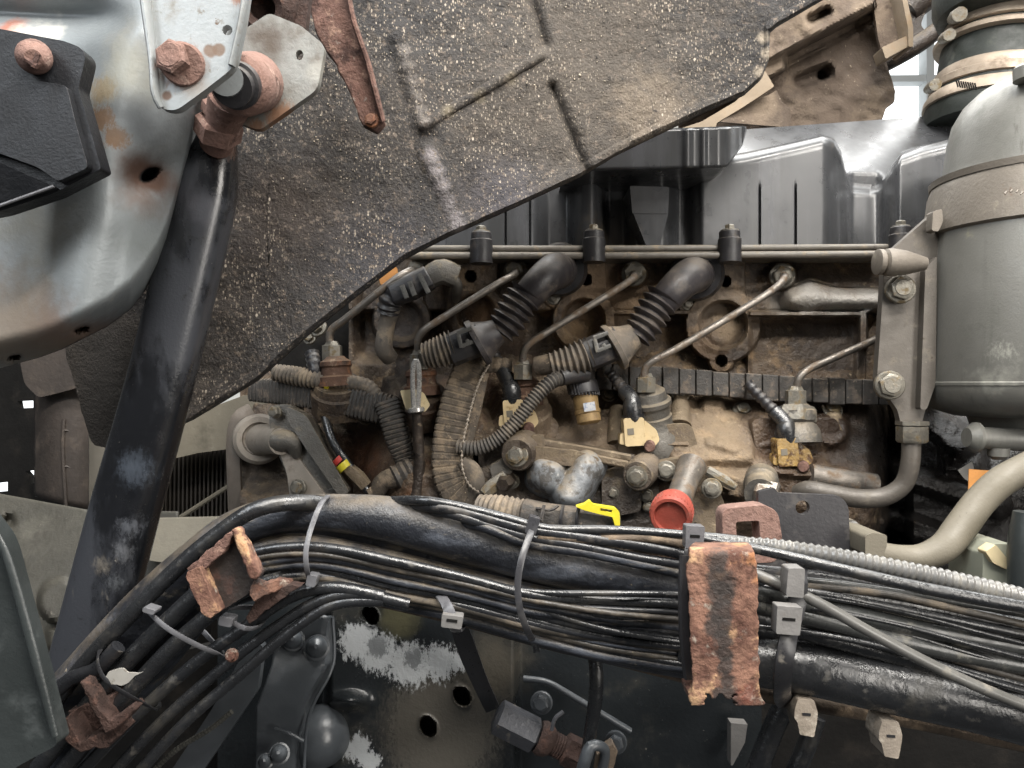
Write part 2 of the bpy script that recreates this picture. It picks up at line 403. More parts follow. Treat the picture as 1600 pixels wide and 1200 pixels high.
M['whitewall'] = mat('white_workshop_wall', 'd5d6d3', .8, 0, .04, 5, bump=())
M['daylight'] = glow('daylit_window_pane', 'f4f8fa', 1.6)
M['glazingbar'] = mat('pale_grey_glazing_bar', 'b6babb', .6, 0, .05, 10, bump=())
M['orangetag'] = mat('orange_paper_tag', 'b77f45', .7, 0, .12, 60, layers=(('8c5a2c', 120, .6, .72, .7),), bump=())
M['palecard'] = mat('pale_card', 'c9b994', .7, 0, .1, 40, layers=(('a8946c', 60, .55, .7, .8),), bump=())
M['palegreen'] = mat('pale_green_grey_paint', '8f9183', .6, 0, .1, 20, layers=(('6d6b5e', 40, .58, .7, .7),), bump=())
M['band'] = mat('dusty_clamp_band', '9c8f80', .55, .4, .12, 40, layers=(('7d6f60', 50, .5, .7, .8),), bump=((300, .0003),))
M['airhose'] = mat('dark_green_rubber_bellows', '262b28', .6, 0, .2, 20, layers=(('4c4f48', 40, .56, .74, .8),), bump=((200, .0005),))
M['whitepaper'] = mat('torn_white_label', '8f8c86', .7, 0, .1, 60, layers=(('77726a', 200, .58, .64, .8),), bump=())


# ------------------------------------------------------------------ mesh helpers
def sm(a, b, x):
    t = np.clip((np.asarray(x, float) - a) / (b - a), 0, 1)
    return t * t * (3 - 2 * t)


def disc(X, Y, cx, cy, r, e=2.5):
    return 1 - sm(r - e, r + e, np.hypot(X - cx, Y - cy))


def boxm(X, Y, x0, x1, y0, y1, e=3.):
    return sm(x0 - e, x0 + e, X) * (1 - sm(x1 - e, x1 + e, X)) * sm(y0 - e, y0 + e, Y) * (1 - sm(y1 - e, y1 + e, Y))


def segd(X, Y, ax, ay, bx, by):
    vx, vy = bx - ax, by - ay
    t = np.clip(((X - ax) * vx + (Y - ay) * vy) / (vx * vx + vy * vy), 0, 1)
    return np.hypot(X - ax - t * vx, Y - ay - t * vy)


def caps(X, Y, ax, ay, bx, by, r, e=2.5):
    return 1 - sm(r - e, r + e, segd(X, Y, ax, ay, bx, by))


_rg = np.random.RandomState(3)
_tab = _rg.rand(64, 64)


def vn(X, Y, s, o=0):
    x = np.asarray(X, float) / s + o * 7.3
    y = np.asarray(Y, float) / s + o * 3.1
    xi = np.floor(x).astype(int); yi = np.floor(y).astype(int)
    fx = x - xi; fy = y - yi
    fx = fx * fx * (3 - 2 * fx); fy = fy * fy * (3 - 2 * fy)
    t = lambda a, b: _tab[a % 64, b % 64]
    return (t(xi, yi) * (1 - fx) + t(xi + 1, yi) * fx) * (1 - fy) + (t(xi, yi + 1) * (1 - fx) + t(xi + 1, yi + 1) * fx) * fy - .5


def spline(pts, n):
    p = [np.array(q, float) for q in pts]
    if len(p) == 2:
        return [p[0] + (p[1] - p[0]) * i / (n - 1) for i in range(n)]
    ext = [2 * p[0] - p[1]] + p + [2 * p[-1] - p[-2]]
    # dense catmull-rom (centripetal-ish through chord blend), then even re-sampling
    dense = []
    for i in range(1, len(ext) - 2):
        a, b, c, d = ext[i - 1:i + 3]
        l = np.linalg.norm(c - b) + 1e-9
        m1 = (c - a) / (np.linalg.norm(c - b) + np.linalg.norm(b - a) + 1e-9) * l
        m2 = (d - b) / (np.linalg.norm(d - c) + np.linalg.norm(c - b) + 1e-9) * l
        for j in range(16):
            t = j / 16
            dense.append((2 * t**3 - 3 * t**2 + 1) * b + (t**3 - 2 * t**2 + t) * m1 + (-2 * t**3 + 3 * t**2) * c + (t**3 - t**2) * m2)
    dense.append(ext[-2])
    L = [0]
    for i in range(1, len(dense)):
        L.append(L[-1] + np.linalg.norm(dense[i] - dense[i - 1]))
    D = np.array(dense); L = np.array(L)
    s = np.linspace(0, L[-1], n)
    return [np.array([np.interp(q, L, D[:, k]) for k in range(D.shape[1])]) for q in s]


def rpoly(pts, r, n=4):
    """round the corners of a pixel polygon; r one radius or one per corner"""
    out = []
    m = len(pts)
    for i in range(m):
        p = np.array(pts[i], float); a = np.array(pts[i - 1], float); b = np.array(pts[(i + 1) % m], float)
        rr = r[i] if hasattr(r, '__len__') else r
        da, db = a - p, b - p
        la, lb = np.linalg.norm(da), np.linalg.norm(db)
        q = min(rr, la * .45, lb * .45)
        if q < .5:
            out.append(tuple(p)); continue
        s, e = p + da / la * q, p + db / lb * q
        for j in range(n + 1):
            t = j / n
            out.append(tuple((1 - t)**2 * s + 2 * t * (1 - t) * p + t * t * e))
    return out


def circ(cx, cy, r, n=20, ry=None, rot=0):
    ry = ry or r
    return [(cx + r * math.cos(a) * math.cos(rot) - ry * math.sin(a) * math.sin(rot),
             cy + r * math.cos(a) * math.sin(rot) + ry * math.sin(a) * math.cos(rot))
            for a in [2 * math.pi * i / n for i in range(n)]]


class G:
    def __init__(s):
        s.v = []; s.f = []

    def add(s, vs, fs):
        o = len(s.v)
        s.v += [tuple(map(float, q)) for q in vs]
        s.f += [tuple(i + o for i in f) for f in fs]

    def grid(s, A, flip=False):
        ny, nx = A.shape[:2]
        fs = []
        for j in range(ny - 1):
            for i in range(nx - 1):
                q = j * nx + i
                fs.append((q, q + 1, q + nx + 1, q + nx))
        s.add(A.reshape(-1, 3), fs)
        return s

    def hf(s, x0, x1, y0, y1, step, fn):
        X, Yp = np.meshgrid(np.arange(x0, x1 + .1, step), np.arange(y0, y1 + .1, step))
        D = fn(X, Yp)
        return s.grid(np.dstack([(X - 800) * D / F, D, (600 - Yp) * D / F]))

    def strip(s, xs, top, bot, ny, fn):
        xs = np.asarray(xs, float)
        t = np.linspace(0, 1, ny)[:, None]
        X = np.repeat(xs[None, :], ny, 0)
        Yp = top(xs)[None, :] * (1 - t) + bot(xs)[None, :] * t
        D = fn(X, Yp)
        return s.grid(np.dstack([(X - 800) * D / F, D, (600 - Yp) * D / F]))

    def tube(s, pts, r, seg=12, n=None, rib=None, cap=True, flat=1., sq=1., closed=False):
        """pts: pixel triplets (x, y, Y) along the centre line; r in pixels (number or one per point); rib=(count, depth)"""
        w = [P(*p) for p in pts]
        rr = [r] * len(pts) if not hasattr(r, '__len__') else list(r)
        rm = [a * p[2] / F for a, p in zip(rr, pts)]
        if closed:
            w = w + [w[0]]; rm = rm + [rm[0]]
        q = [(*a, b) for a, b in zip(w, rm)]
        if n is None:
            n = max(10, 6 * len(pts))
        if rib:
            n = int(rib[0] * (rib[2] if len(rib) > 2 else 6)) + 1
        S = spline(q, n)
        vs, fs = [], []
        prev = None
        for i, a in enumerate(S):
            t = S[min(i + 1, n - 1)][:3] - S[max(i - 1, 0)][:3]
            t = t / (np.linalg.norm(t) + 1e-12)
            ref = np.array((0, 1., 0))
            if abs(t[1]) > .93:
                ref = np.array((0, 0, 1.)) if prev is None else prev
            v = ref - t * ref.dot(t)
            v /= np.linalg.norm(v) + 1e-12
            if prev is not None and v.dot(prev) < 0:
                v = -v
            prev = v
            u = np.cross(t, v)
            rad = a[3]
            if rib:
                ph = (i / (n - 1) * rib[0]) % 1.0
                k = .5 + .5 * math.cos(2 * math.pi * ph)
                if len(rib) > 3:
                    k = 0 if ph < rib[3] else 1
                rad *= 1 - rib[1] * (1 - k)
            for j in range(seg):
                g = 2 * math.pi * (j + .5) / seg
                c, z = math.cos(g), math.sin(g)
                if sq != 1:
                    c = math.copysign(abs(c)**sq, c); z = math.copysign(abs(z)**sq, z)
                vs.append(a[:3] + rad * (u * c + v * z * flat))
        for i in range(n - 1):
            for j in range(seg):
                b = i * seg + j; c = i * seg + (j + 1) % seg
                fs.append((b, c, c + seg, b + seg))
        if cap and not closed:
            fs.append(tuple(range(seg))); fs.append(tuple(range((n - 1) * seg, n * seg)))
        s.add(vs, fs)
        return s

    def lathe(s, p0, p1, prof, seg=20, capa=True, capb=True, ph=0.):
        """p0, p1 pixel triplets; prof [(t, r_px)], t runs 0 at p0 to 1 at p1"""
        a, b = P(*p0), P(*p1)
        k = (p0[2] + p1[2]) / 2 / F
        ax = (b - a)
        t = ax.normalized()
        ref = Vector((0, 1, 0)) if abs(t.y) < .9 else Vector((1, 0, 0))
        u = (ref - t * ref.dot(t)).normalized()
        v = t.cross(u)
        vs, fs = [], []
        for (q, r) in prof:
            c = a + ax * q
            for j in range(seg):
                g = 2 * math.pi * (j + ph) / seg
                vs.append(c + (u * math.cos(g) + v * math.sin(g)) * r * k)
        m = len(prof)
        for i in range(m - 1):
            for j in range(seg):
                x = i * seg + j; y = i * seg + (j + 1) % seg
                fs.append((x, y, y + seg, x + seg))
        if capa: fs.append(tuple(range(seg)))
        if capb: fs.append(tuple(range((m - 1) * seg, m * seg)))
        s.add(vs, fs)
        return s

    def plate(s, poly, Y, th, holes=(), back=None):
        """flat outline in pixels at depth Y (number or function of pixel), th metres thick away from the lens"""
        fy = Y if callable(Y) else (lambda x, y: Y)
        bm = bmesh.new()
        loops = [poly] + list(holes)
        idx = []
        for L in loops:
            vv = [bm.verts.new((x, y, 0)) for x, y in L]
            for i in range(len(vv)):
                bm.edges.new((vv[i - 1], vv[i]))
            idx.append(len(vv))
        bm.verts.index_update()
        bmesh.ops.triangle_fill(bm, use_beauty=True, use_dissolve=False, edges=bm.edges[:], normal=(0, 0, 1))
        px = [(v.co.x, v.co.y) for v in bm.verts]
        fs = [tuple(v.index for v in f.verts) for f in bm.faces]
        bm.free()
        n = len(px)
        fr = [P(x, y, fy(x, y)) for x, y in px]
        off = Vector(back) if back else Vector((0, th, 0))
        bk = [p + off for p in fr]
        F2 = list(fs) + [tuple(i + n for i in reversed(f)) for f in fs]
        o = 0
        for k in idx:
            for i in range(k):
                a, b = o + i, o + (i + 1) % k
                F2.append((a, b, b + n, a + n))
            o += k
        s.add(fr + bk, F2)
        return s

    def box(s, c, sx, sy, sz, rot=None):
        """world-aligned box, c world vector, sizes in metres"""
        q = Matrix.Identity(3) if rot is None else rot
        vs = [Vector(c) + q @ Vector((x * sx / 2, y * sy / 2, z * sz / 2)) for x in (-1, 1) for y in (-1, 1) for z in (-1, 1)]
        s.add(vs, [(0, 1, 3, 2), (4, 6, 7, 5), (0, 4, 5, 1), (2, 3, 7, 6), (0, 2, 6, 4), (1, 5, 7, 3)])
        return s

    def bolt(s, x, y, Y, r, d=(0, -1, 0), h=.6, washer=1.35, dome=True, ph=.2):
        """hex head of r px standing on the point, pointing along d"""
        k = r * Y / F
        a = P(x, y, Y); t = Vector(d).normalized()
        ref = Vector((0, 0, 1)) if abs(t.z) < .9 else Vector((1, 0, 0))
        u = (ref - t * ref.dot(t)).normalized(); v = t.cross(u)

        def ring(q, rad, seg, p=0.):
            return [a + t * q * k + (u * math.cos(2 * math.pi * (j + p) / seg) + v * math.sin(2 * math.pi * (j + p) / seg)) * rad * k for j in range(seg)]

        def stack(rings, seg):
            vs = [p for rg in rings for p in rg]; fs = []
            for i in range(len(rings) - 1):
                for j in range(seg):
                    x_ = i * seg + j; y_ = i * seg + (j + 1) % seg
                    fs.append((x_, y_, y_ + seg, x_ + seg))
            fs += [tuple(range(seg)), tuple(range((len(rings) - 1) * seg, len(rings) * seg))]
            s.add(vs, fs)
        if washer:
            stack([ring(-.3, washer, 18), ring(.16, washer, 18), ring(.24, washer * .93, 18)], 18)
        stack([ring(.0, 1, 6, ph), ring(.2 + h * .85, 1, 6, ph), ring(.2 + h, .84, 6, ph)], 6)
        if dome:
            stack([ring(.2 + h, .72, 14), ring(.2 + h + .06, .66, 14)], 14)
        return s


def build(name, g, m, parent=None, bev=0., solid=0., ang=38, label=None, seg=2):
    me = bpy.data.meshes.new(name)
    V = np.array(g.v)
    if parent is not None:
        root = parent
        while root.parent: root = root.parent
        o0 = np.array(root.location)
    else:
        o0 = V.mean(0)
    me.from_pydata((V - o0).tolist(), [], g.f)
    bm = bmesh.new(); bm.from_mesh(me)
    bmesh.ops.recalc_face_normals(bm, faces=bm.faces)
    bm.to_mesh(me); bm.free()
    me.shade_smooth()
    me.set_sharp_from_angle(angle=R(ang))
    me.materials.append(M[m] if isinstance(m, str) else m)
    o = bpy.data.objects.new(name, me)
    C.objects.link(o)
    if parent is not None:
        o.parent = parent
    else:
        o.location = o0
    if solid:
        q = o.modifiers.new('thickness', 'SOLIDIFY'); q.thickness = abs(solid); q.offset = 0
    if bev:
        q = o.modifiers.new('edge', 'BEVEL'); q.width = bev; q.segments = seg; q.limit_method = 'ANGLE'; q.angle_limit = R(45)
    if label: o['label'] = label
    return o


def thing(name, label, cat, at, group=None):
    o = bpy.data.objects.new(name, None)
    o.empty_display_size = .02
    C.objects.link(o)
    o.location = P(*at)
    o['label'] = label; o['category'] = cat
    if group: o['group'] = group
    return o


def tag(o, label, cat, group=None, kind=None):
    if label: o['label'] = label
    if cat: o['category'] = cat
    if group: o['group'] = group
    if kind: o['kind'] = kind
    return o


def pw(*pts):
    xs = [p[0] for p in pts]; ys = [p[1] for p in pts]
    return lambda x: np.interp(x, xs, ys)

M['linerpale'] = mat('worn_pale_rubber', '8d8172', .85, 0, .2, 40, layers=(('b3a793', 120, .5, .68, .9),), bump=((300, .001),))
M['mudchip'] = mat('dried_mud_chip', 'b5a997', .85, 0, .2, 100, bump=())
M['rustdark'] = mat('dark_brown_rust', '3b2a24', .88, 0, .3, 50, layers=(('5d4339', 70, .54, .7, .95), ('2b211d', 60, .58, .7, .8)), bump=((160, .002), (500, .001)))
M['rustfloor'] = mat('dark_rust_stained_paint', '2a2421', .6, 0, .25, 30, layers=(('4a3128', 40, .55, .72, .9), ('7a5a48', 150, .66, .74, .9)), bump=((200, .0008),))
M['shroudpale'] = mat('clean_pale_shroud', '837f76', .6, 0, .08, 20, layers=(('8b877c', 30, .56, .72, .7),), bump=())
M['greydark'] = mat('dirty_dark_steel', '45464a', .4, .4, .2, 50, layers=(('6d665c', 80, .56, .7, .8),), bump=((300, .0006),))
M['cablegrey2'] = mat('dusty_dark_grey_cable', '3a3b3a', .26, 0, .2, 30, layers=(('6d6a62', 60, .54, .72, .5),), bump=((300, .0002),))
M['conduitgrey'] = mat('shiny_grey_conduit', '6a6967', .26, .1, .1, 50, layers=(('85827b', 60, .5, .7, .5),), bump=())
M['tie2'] = mat('mud_stained_pale_nylon', '8b8175', .6, 0, .2, 60, layers=(('b1a89b', 90, .5, .68, .7), ('57493d', 90, .62, .74, .8)), bump=((300, .0008),))
M['hosegrey'] = mat('dark_ribbed_rubber', '45423f', .6, 0, .2, 50, layers=(('6f665b', 60, .52, .7, .85),), bump=((400, .0004),), dust=('7d7263', .5))
M['platedark'] = mat('dirty_grey_steel', '7b7b77', .5, .25, .12, 18, layers=(('5d564e', 30, .5, .7, .75), ('8c6a52', 60, .66, .76, .85)),
                     spots=((440, 185, .515, 34, '74523a', .6, -1., .9, .85), (400, 200, .515, 20, '74523a', .6, -1., .8, .85), (420, 60, .515, 60, '45392f', .9, .6, .9, .8), (500, 110, .515, 26, '9a9890', .8, .6, .6, .6)), bump=((300, .0005),))
M['bracketdark'] = mat('dark_painted_bracket', '353436', .4, .1, .1, 20, layers=(('4a4745', 40, .55, .7, .6),), bump=((300, .0003),))
M['rodwet'] = mat('wet_grey_threaded_rod', '55544f', .22, .4, .3, 60, bump=((300, .0005),))
M['tietone'] = mat('dark_grey_nylon_tie', '3d3d40', .32, 0, .12, 60, layers=(('6b6a6a', 30, .5, .7, .5),), bump=())
M['rail'] = mat('dusty_grey_rail', '6b665f', .4, 0, .12, 40, layers=(('8d806c', 50, .54, .7, .8), ('47423d', 70, .6, .7, .6)), bump=((300, .0003),), dust=('93866f', .3))
M['pumprust'] = mat('orange_brown_pump_rust', '5a4234', .8, .1, .3, 40, layers=(('865c40', 45, .52, .64, .9), ('33251d', 50, .52, .66, .7), ('8f7c68', 80, .58, .70, .9)),
                    bump=((200, .0014),), dust=('8f755c', .5))
M['cabledust'] = mat('dust_filmed_cable', '3c3833', .42, 0, .3, 40, layers=(('6b6154', 40, .48, .66, .85), ('1e1d1c', 60, .58, .70, .35), ('93876f', 150, .64, .74, .9)), bump=((300, .0005),))
M['elbow'] = mat('dusty_black_elbow_rubber', '343133', .40, 0, .15, 40, layers=(('5a534d', 40, .50, .70, .7), ('7d7263', 70, .62, .74, .85)), bump=((500, .0003),), spec=.5, dust=('7d7263', .4))
M['housing'] = mat('grimy_cast_housing', '5a5148', .46, .15, .25, 35, layers=(('3a322b', 30, .48, .64, .35), ('82745f', 50, .54, .70, .85), ('221c19', 45, .60, .70, .25)),
                   spots=((1000, 810, .86, 80, '2f2924', .8, -.8, .85, .3), (930, 800, .86, 60, '2c2622', .8, -.8, .85, .3)), bump=((140, .0018), (400, .001)), dust=('8d7d66', .4))
# ================================================================== SETTING
g = G()
x0, x1, y0, y1, Yw = -500, 2300, -900, 1500, 3.0
hole1 = [(1330, -700), (2050, -700), (2050, 330), (1330, 330)]  # upper part out of view, stretched tall for reflections on the cover
hole2 = [(-300, 480), (180, 480), (180, 900), (-300, 900)]
g.plate([(x0, y0), (x1, y0), (x1, y1), (x0, y1)], Yw, .12, holes=[hole1, hole2])
tag(build('workshop_wall', g, 'whitewall'), None, None, kind='structure')
for hole, lab in ((hole1, 'bright daylit workshop window behind the black air hose, upper right'),
                  (hole2, 'bright window glimpsed through slots in the black sheet at left')):
    wx0, wy0, wx1, wy1 = hole[0][0], hole[0][1], hole[2][0], hole[2][1]
    t = thing('workshop_window', lab, 'window', ((wx0 + wx1) / 2, wy1, Yw), 'workshop windows')
    cols = [wx0, wx0 + (1454 - 1330), wx0 + 420, wx1] if wx0 > 0 else [wx0, -60, wx1]
    rows = [wy0, -330, 122, wy1] if wx0 > 0 else [wy0, 690, wy1]
    for i in range(len(cols) - 1):
        for j in range(len(rows) - 1):
            build('pane', G().plate([(cols[i] + 6, rows[j] + 6), (cols[i + 1] - 6, rows[j] + 6), (cols[i + 1] - 6, rows[j + 1] - 6),
                                     (cols[i] + 6, rows[j + 1] - 6)], Yw + .04, .01), 'daylight', t)
    gb = G()
    for c in cols: gb.plate([(c - 6, wy0 - 6), (c + 6, wy0 - 6), (c + 6, wy1 + 6), (c - 6, wy1 + 6)], Yw - .03, .06)
    for r in rows: gb.plate([(wx0 - 6, r - 4), (wx1 + 6, r - 10 if wx0 > 0 else r - 4), (wx1 + 6, r + 2), (wx0 - 6, r + 6)], Yw - .025, .05)
    build('glazing_bar', gb, 'glazingbar', t)

# ================================================================== ENGINE BLOCK
def f_block(X, Y):
    d = np.interp(Y, [540, 600, 730, 744, 790, 1000], [.985, .958, .876, .868, .865, .90])
    d = d + .075 * sm(1352, 1400, X) * (1 - sm(690, 790, Y) * .25)
    d = d + .075 * (1 - sm(545, 640, X))
    # raised and sunk casting features
    h = 0 * X
    h = np.maximum(h, .014 * boxm(X, Y, 1045, 1180, 640, 725, 8))
    h = np.maximum(h, .012 * caps(X, Y, 1085, 660, 1190, 668, 7, 4))
    h = np.maximum(h, .016 * boxm(X, Y, 1096, 1130, 612, 650, 6))
    h = np.maximum(h, .010 * caps(X, Y, 1150, 700, 1190, 660, 9, 5))
    h += .006 * caps(X, Y, 1110, 690, 1150, 700, 8, 6)
    h = np.maximum(h, .02 * boxm(X, Y, 1030, 1080, 600, 700, 6))
    h = np.maximum(h, .018 * disc(X, Y, 1300, 672, 26, 5))
    h = np.maximum(h, .012 * boxm(X, Y, 1180, 1320, 640, 700, 10))
    h = np.maximum(h, .02 * boxm(X, Y, 770, 860, 590, 680, 12))
    h = np.maximum(h, .016 * caps(X, Y, 720, 640, 770, 700, 28, 6))
    h = np.maximum(h, .018 * disc(X, Y, 570, 620, 50, 10))
    h = np.maximum(h, .010 * caps(X, Y, 1185, 725, 1320, 745, 12, 5))
    h = np.maximum(h, .013 * caps(X, Y, 1060, 735, 1180, 770, 18, 6))
    h -= .05 * boxm(X, Y, 733, 775, 705, 770, 8)
    h -= .045 * boxm(X, Y, 1060, 1150, 590, 622, 6)
    h -= .05 * boxm(X, Y, 900, 955, 700, 720, 2) * 0
    h -= .06 * boxm(X, Y, 1385, 1420, 580, 850, 8)
    h += .05 * caps(X, Y, 1425, 745, 1560, 790, 16, 8) + .045 * caps(X, Y, 1440, 640, 1500, 690, 22, 8)
    h += .05 * caps(X, Y, 1400, 815, 1520, 860, 18, 8)
    h += .04 * boxm(X, Y, 1470, 1540, 690, 740, 8)
    h += .007 * vn(X, Y, 46, 1) + .005 * vn(X, Y, 17, 2) + .002 * vn(X, Y, 7, 3)
    h += .05 * vn(X, Y, 70, 4) * (1 - sm(560, 640, X)) + .015 * vn(X, Y, 60, 5) * sm(1390, 1430, X)
    return d - h


t = thing('engine_block', 'dust and oil covered engine block with a sloping shelf under the injector pumps', 'engine block', (900, 960, .9))
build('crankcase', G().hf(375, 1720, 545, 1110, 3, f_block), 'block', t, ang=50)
for (x, y, Y, r) in ((1160, 641, .925, 11), (1300, 640, .925, 12), (1062, 614, .925, 12), (952, 617, .94, 9), (1000, 646, .92, 0)):
    if r: build('flange_bolt', G().bolt(x, y, Y, r, (0, -.75, .55), .7), 'bolt', t)
for (x, y, r, hh) in ((966, 662, 15, 34), (1062, 640, 14, 26), (1302, 662, 14, 20), (1190, 690, 14, 40)):
    build('bolt_boss', G().lathe((x, y + hh, .9), (x, y - hh * .7, .925), [(0, r + 4), (.8, r), (1, r - 2)], 20), 'tancast', t)
build('shelf_bolt', G().bolt(572, 652, .955, 9, (0, -.8, .4)), 'bolt', t)

# ================================================================== CYLINDER HEAD
def f_head(X, Y):
    d = .980 + .0 * Y
    h = .030 * (1 - sm(483, 490, Y)) + .0
    # three port flanges with webs up to the cover
    for (cx, cy, ro, ri) in ((1130, 508, 60, 37), (912, 500, 50, 32), (745, 490, 48, 30), (628, 500, 46, 30)):
        h = np.maximum(h, .038 * disc(X, Y, cx, cy, ro))
        h = np.maximum(h, .036 * boxm(X, Y, cx - 36, cx + 36, 398, cy))
    h = np.maximum(h, .036 * caps(X, Y, 1128, 540, 1127, 563, 21))
    h = np.maximum(h, .034 * caps(X, Y, 1075, 475, 1100, 480, 18))
    h = np.maximum(h, .034 * caps(X, Y, 865, 466, 885, 475, 16))
    h = np.maximum(h, .038 * boxm(X, Y, 945, 1090, 484, 492, 2))
    for (cx, cy, r) in ((990, 428, 24), (1222, 430, 26), (805, 425, 20), (650, 425, 22)):
        h = np.maximum(h, .040 * disc(X, Y, cx, cy, r, 5))
    # cast gallery to the right
    yc = 468 - 4 * sm(1240, 1265, X) * (1 - sm(1270, 1310, X))
    hw = 23 + 12 * np.exp(-((X - 1268) / 24.)**2)
    gal = np.sqrt(np.clip(1 - ((Y - yc) / hw)**2, 0, 1))
    h = np.maximum(h, .062 * gal * sm(1195, 1240, X))
    lw = 486 - 16 * sm(1340, 1382, X)
    h = np.maximum(h, .050 * (1 - sm(3, 7, np.abs(Y - lw - 4))) * sm(1165, 1172, X))
    h = np.maximum(h, .050 * boxm(X, Y, 1341, 1356, 486, 545, 3) * 1.)
    h = np.maximum(h, .022 * sm(1160, 1170, X) * sm(486, 490, Y))
    h -= .008 * boxm(X, Y, 1172, 1336, 502, 640, 5)
    # holes
    h -= .05 * disc(X, Y, 1130, 508, 37, 3) * .55
    h -= .028 * disc(X, Y, 912, 500, 32, 3)
    h -= .018 * disc(X, Y, 745, 490, 29, 4)
    h -= .026 * disc(X, Y, 628, 500, 30, 4)
    h += .010 * disc(X, Y, 1125, 520, 24, 14)
    for (cx, cy, r) in ((735, 432, 8), (915, 437, 8), (1133, 440, 8), (1127, 564, 8), (900, 420, 4)):
        h -= .05 * disc(X, Y, cx, cy, r, 2)
    for (cx, cy) in ((1075, 475), (865, 466)):
        h -= .006 * disc(X, Y, cx, cy, 6, 2)
    h -= .03 * boxm(X, Y, 560, 700, 395, 560, 12) * .8
    h += .0022 * vn(X, Y, 30, 1) + .0016 * vn(X, Y, 11, 2) + .0008 * vn(X, Y, 5, 6)
    return d - h


t = thing('cylinder_head', 'brown dusty cast cylinder head with round port flanges below the grey cover', 'cylinder head', (1000, 600, .96))
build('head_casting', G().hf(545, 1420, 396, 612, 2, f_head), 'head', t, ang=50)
for (x, y, Y) in ((1075, 475, .946), (865, 466, .946)):
    build('stud', G().bolt(x, y, Y, 7, (0, -1, .1), .5, washer=1.5), 'bolt', t)
build('case_stud', G().bolt(496, 512, .97, 11, (-.2, -1, .3), .9), 'bolt', t)
build('case_stud', G().bolt(484, 528, .97, 8, (-.2, -1, .3), .9), 'bolt', t)
build('dark_gap_plate', G().plate(rpoly([(380, 380), (620, 380), (620, 700), (380, 700)], 10), 1.02, .03), 'dark', t)  # black plate added to seal a bright gap and keep it dark
build('casting_web', G().plate(rpoly([(1360, 400), (1500, 400), (1500, 610), (1352, 610), (1356, 520), (1380, 480)], 10), .955, .05), 'head', t, bev=.003)

# ================================================================== VALVE COVER
ytop = pw((640, 250), (1110, 250), (1165, 241), (1240, 224), (1285, 213), (1303, 218), (1314, 240), (1322, 275), (1332, 295), (1360, 298), (1378, 290),
          (1392, 262), (1408, 242), (1440, 230), (1490, 217), (1560, 205))
yback = pw((640, 215), (1165, 202), (1500, 178), (1600, 172))


def f_cover_front(x):
    # lobes stand proud, the gaps between them are set back
    s = .930 + .0 * x
    s = s + .045 * sm(1282, 1334, x)**1.4 * (1 - sm(1362, 1408, x)**1.4)
    s = s + .035 * boxm(x, 0 * x, 845, 898, -9, 9, 14) + .04 * boxm(x, 0 * x, 940, 985, -9, 9, 12)
    s = s + .012 * boxm(x, 0 * x, 985, 1045, -9, 9, 10) + .04 * boxm(x, 0 * x, 1048, 1085, -9, 9, 14)
    s = s + .03 * np.exp(-((x - 808) / 10.)**2) * 0 - .006 * np.exp(-((x - 922) / 12.)**2) + .02 * sm(740, 690, x) * 0
    for c in (790, 828, 1187, 1243):
        s = s + 0
    return s


xs = np.unique(np.concatenate([np.arange(640, 1561, 2.), [c + d for c in (790, 828, 1187, 1243) for d in (-2.5, -1.2, -.6, 0, .6, 1.2, 2.5)]]))
rows = []
N1, N2 = 26, 22
base = f_cover_front(xs)
yt = ytop(xs); yb = yback(xs)
for k in range(N1):
    q = k / (N1 - 1)
    y = 396 + (yt + 0 - 396) * q
    seam = sum((1 - sm(.4, 1.6, np.abs(xs - c))) for c in (790, 828, 1187, 1243))
    Y = base + .008 * seam * sm(288, 300, y) + .010 * q + .010 * np.clip((q - .93) / .07, 0, 1)**2
    rows.append((y, Y))
for k in range(1, N2):
    q = k / (N2 - 1)
    y = yt + (yb - yt) * q
    Y = np.maximum(.975 + .15 * np.clip((302 - y) / 112, 0, 1.2)**1.3, base + .03)
    rows.append((y, Y))
A = np.array([[P(x, a, b) for x, a, b in zip(xs, y, Y)] for y, Y in rows])
t = thing('valve_cover', 'grey moulded plastic valve cover with scalloped lobes along top of engine', 'valve cover', (1100, 396, .93))
build('cover_shell', G().grid(A), 'cover', t, ang=60)
g = G()
for (yy, r, Y) in ((388, 5, .905), (399, 5.5, .90)):
    g.tube([(640, yy, Y), (900, yy + .5, Y), (1395, yy - 2, Y)], r, 10, 8)
g.plate([(640, 385), (1395, 383), (1395, 403), (640, 405)], .912, .06)
build('flange_rail', g, 'rail', t, bev=.0015)
g = G()
fy = lambda x, y: .872 + .045 * sm(1120, 1168, x) + (y - 230) * .00004
g.plate(rpoly([(880, 268), (905, 245), (958, 205), (1060, 200), (1166, 196), (1160, 226), (1134, 262), (1040, 264)], [2, 4, 8, 2, 8, 8, 6, 2]), fy, .13)
build('breather_box', g, 'cover', t, bev=.004)
xx = np.arange(884, 1166, 1.5)
fb_ = lambda X, Y: np.vectorize(fy)(X, Y) - .004 - .004 * np.exp(-((X - 1074) / 6.)**2) - .003 * np.exp(-((X - 1099) / 4.)**2) - .006 * np.exp(-((X - 1138) / 9.)**2) + .02 * sm(1152, 1166, X)
build('breather_face', G().strip(xx, pw((884, 262), (905, 246), (958, 206), (1060, 201.5), (1166, 198)), pw((884, 264), (905, 265), (1040, 263), (1134, 261), (1158, 228), (1166, 200)), 14, fb_), 'cover', t, solid=.003, ang=60)
g = G()
g.plate(rpoly([(984, 290), (1046, 292), (1044, 335), (1030, 390), (1012, 390), (990, 335)], 4), lambda x, y: .918 - .00012 * (335 - np.abs(y - 335)) * .3, .06)
g.plate(rpoly([(984, 290), (1046, 292), (1044, 334), (988, 334)], 3), .905, .03)
build('cover_lug', g, 'cover', t, bev=.003)
g = G()
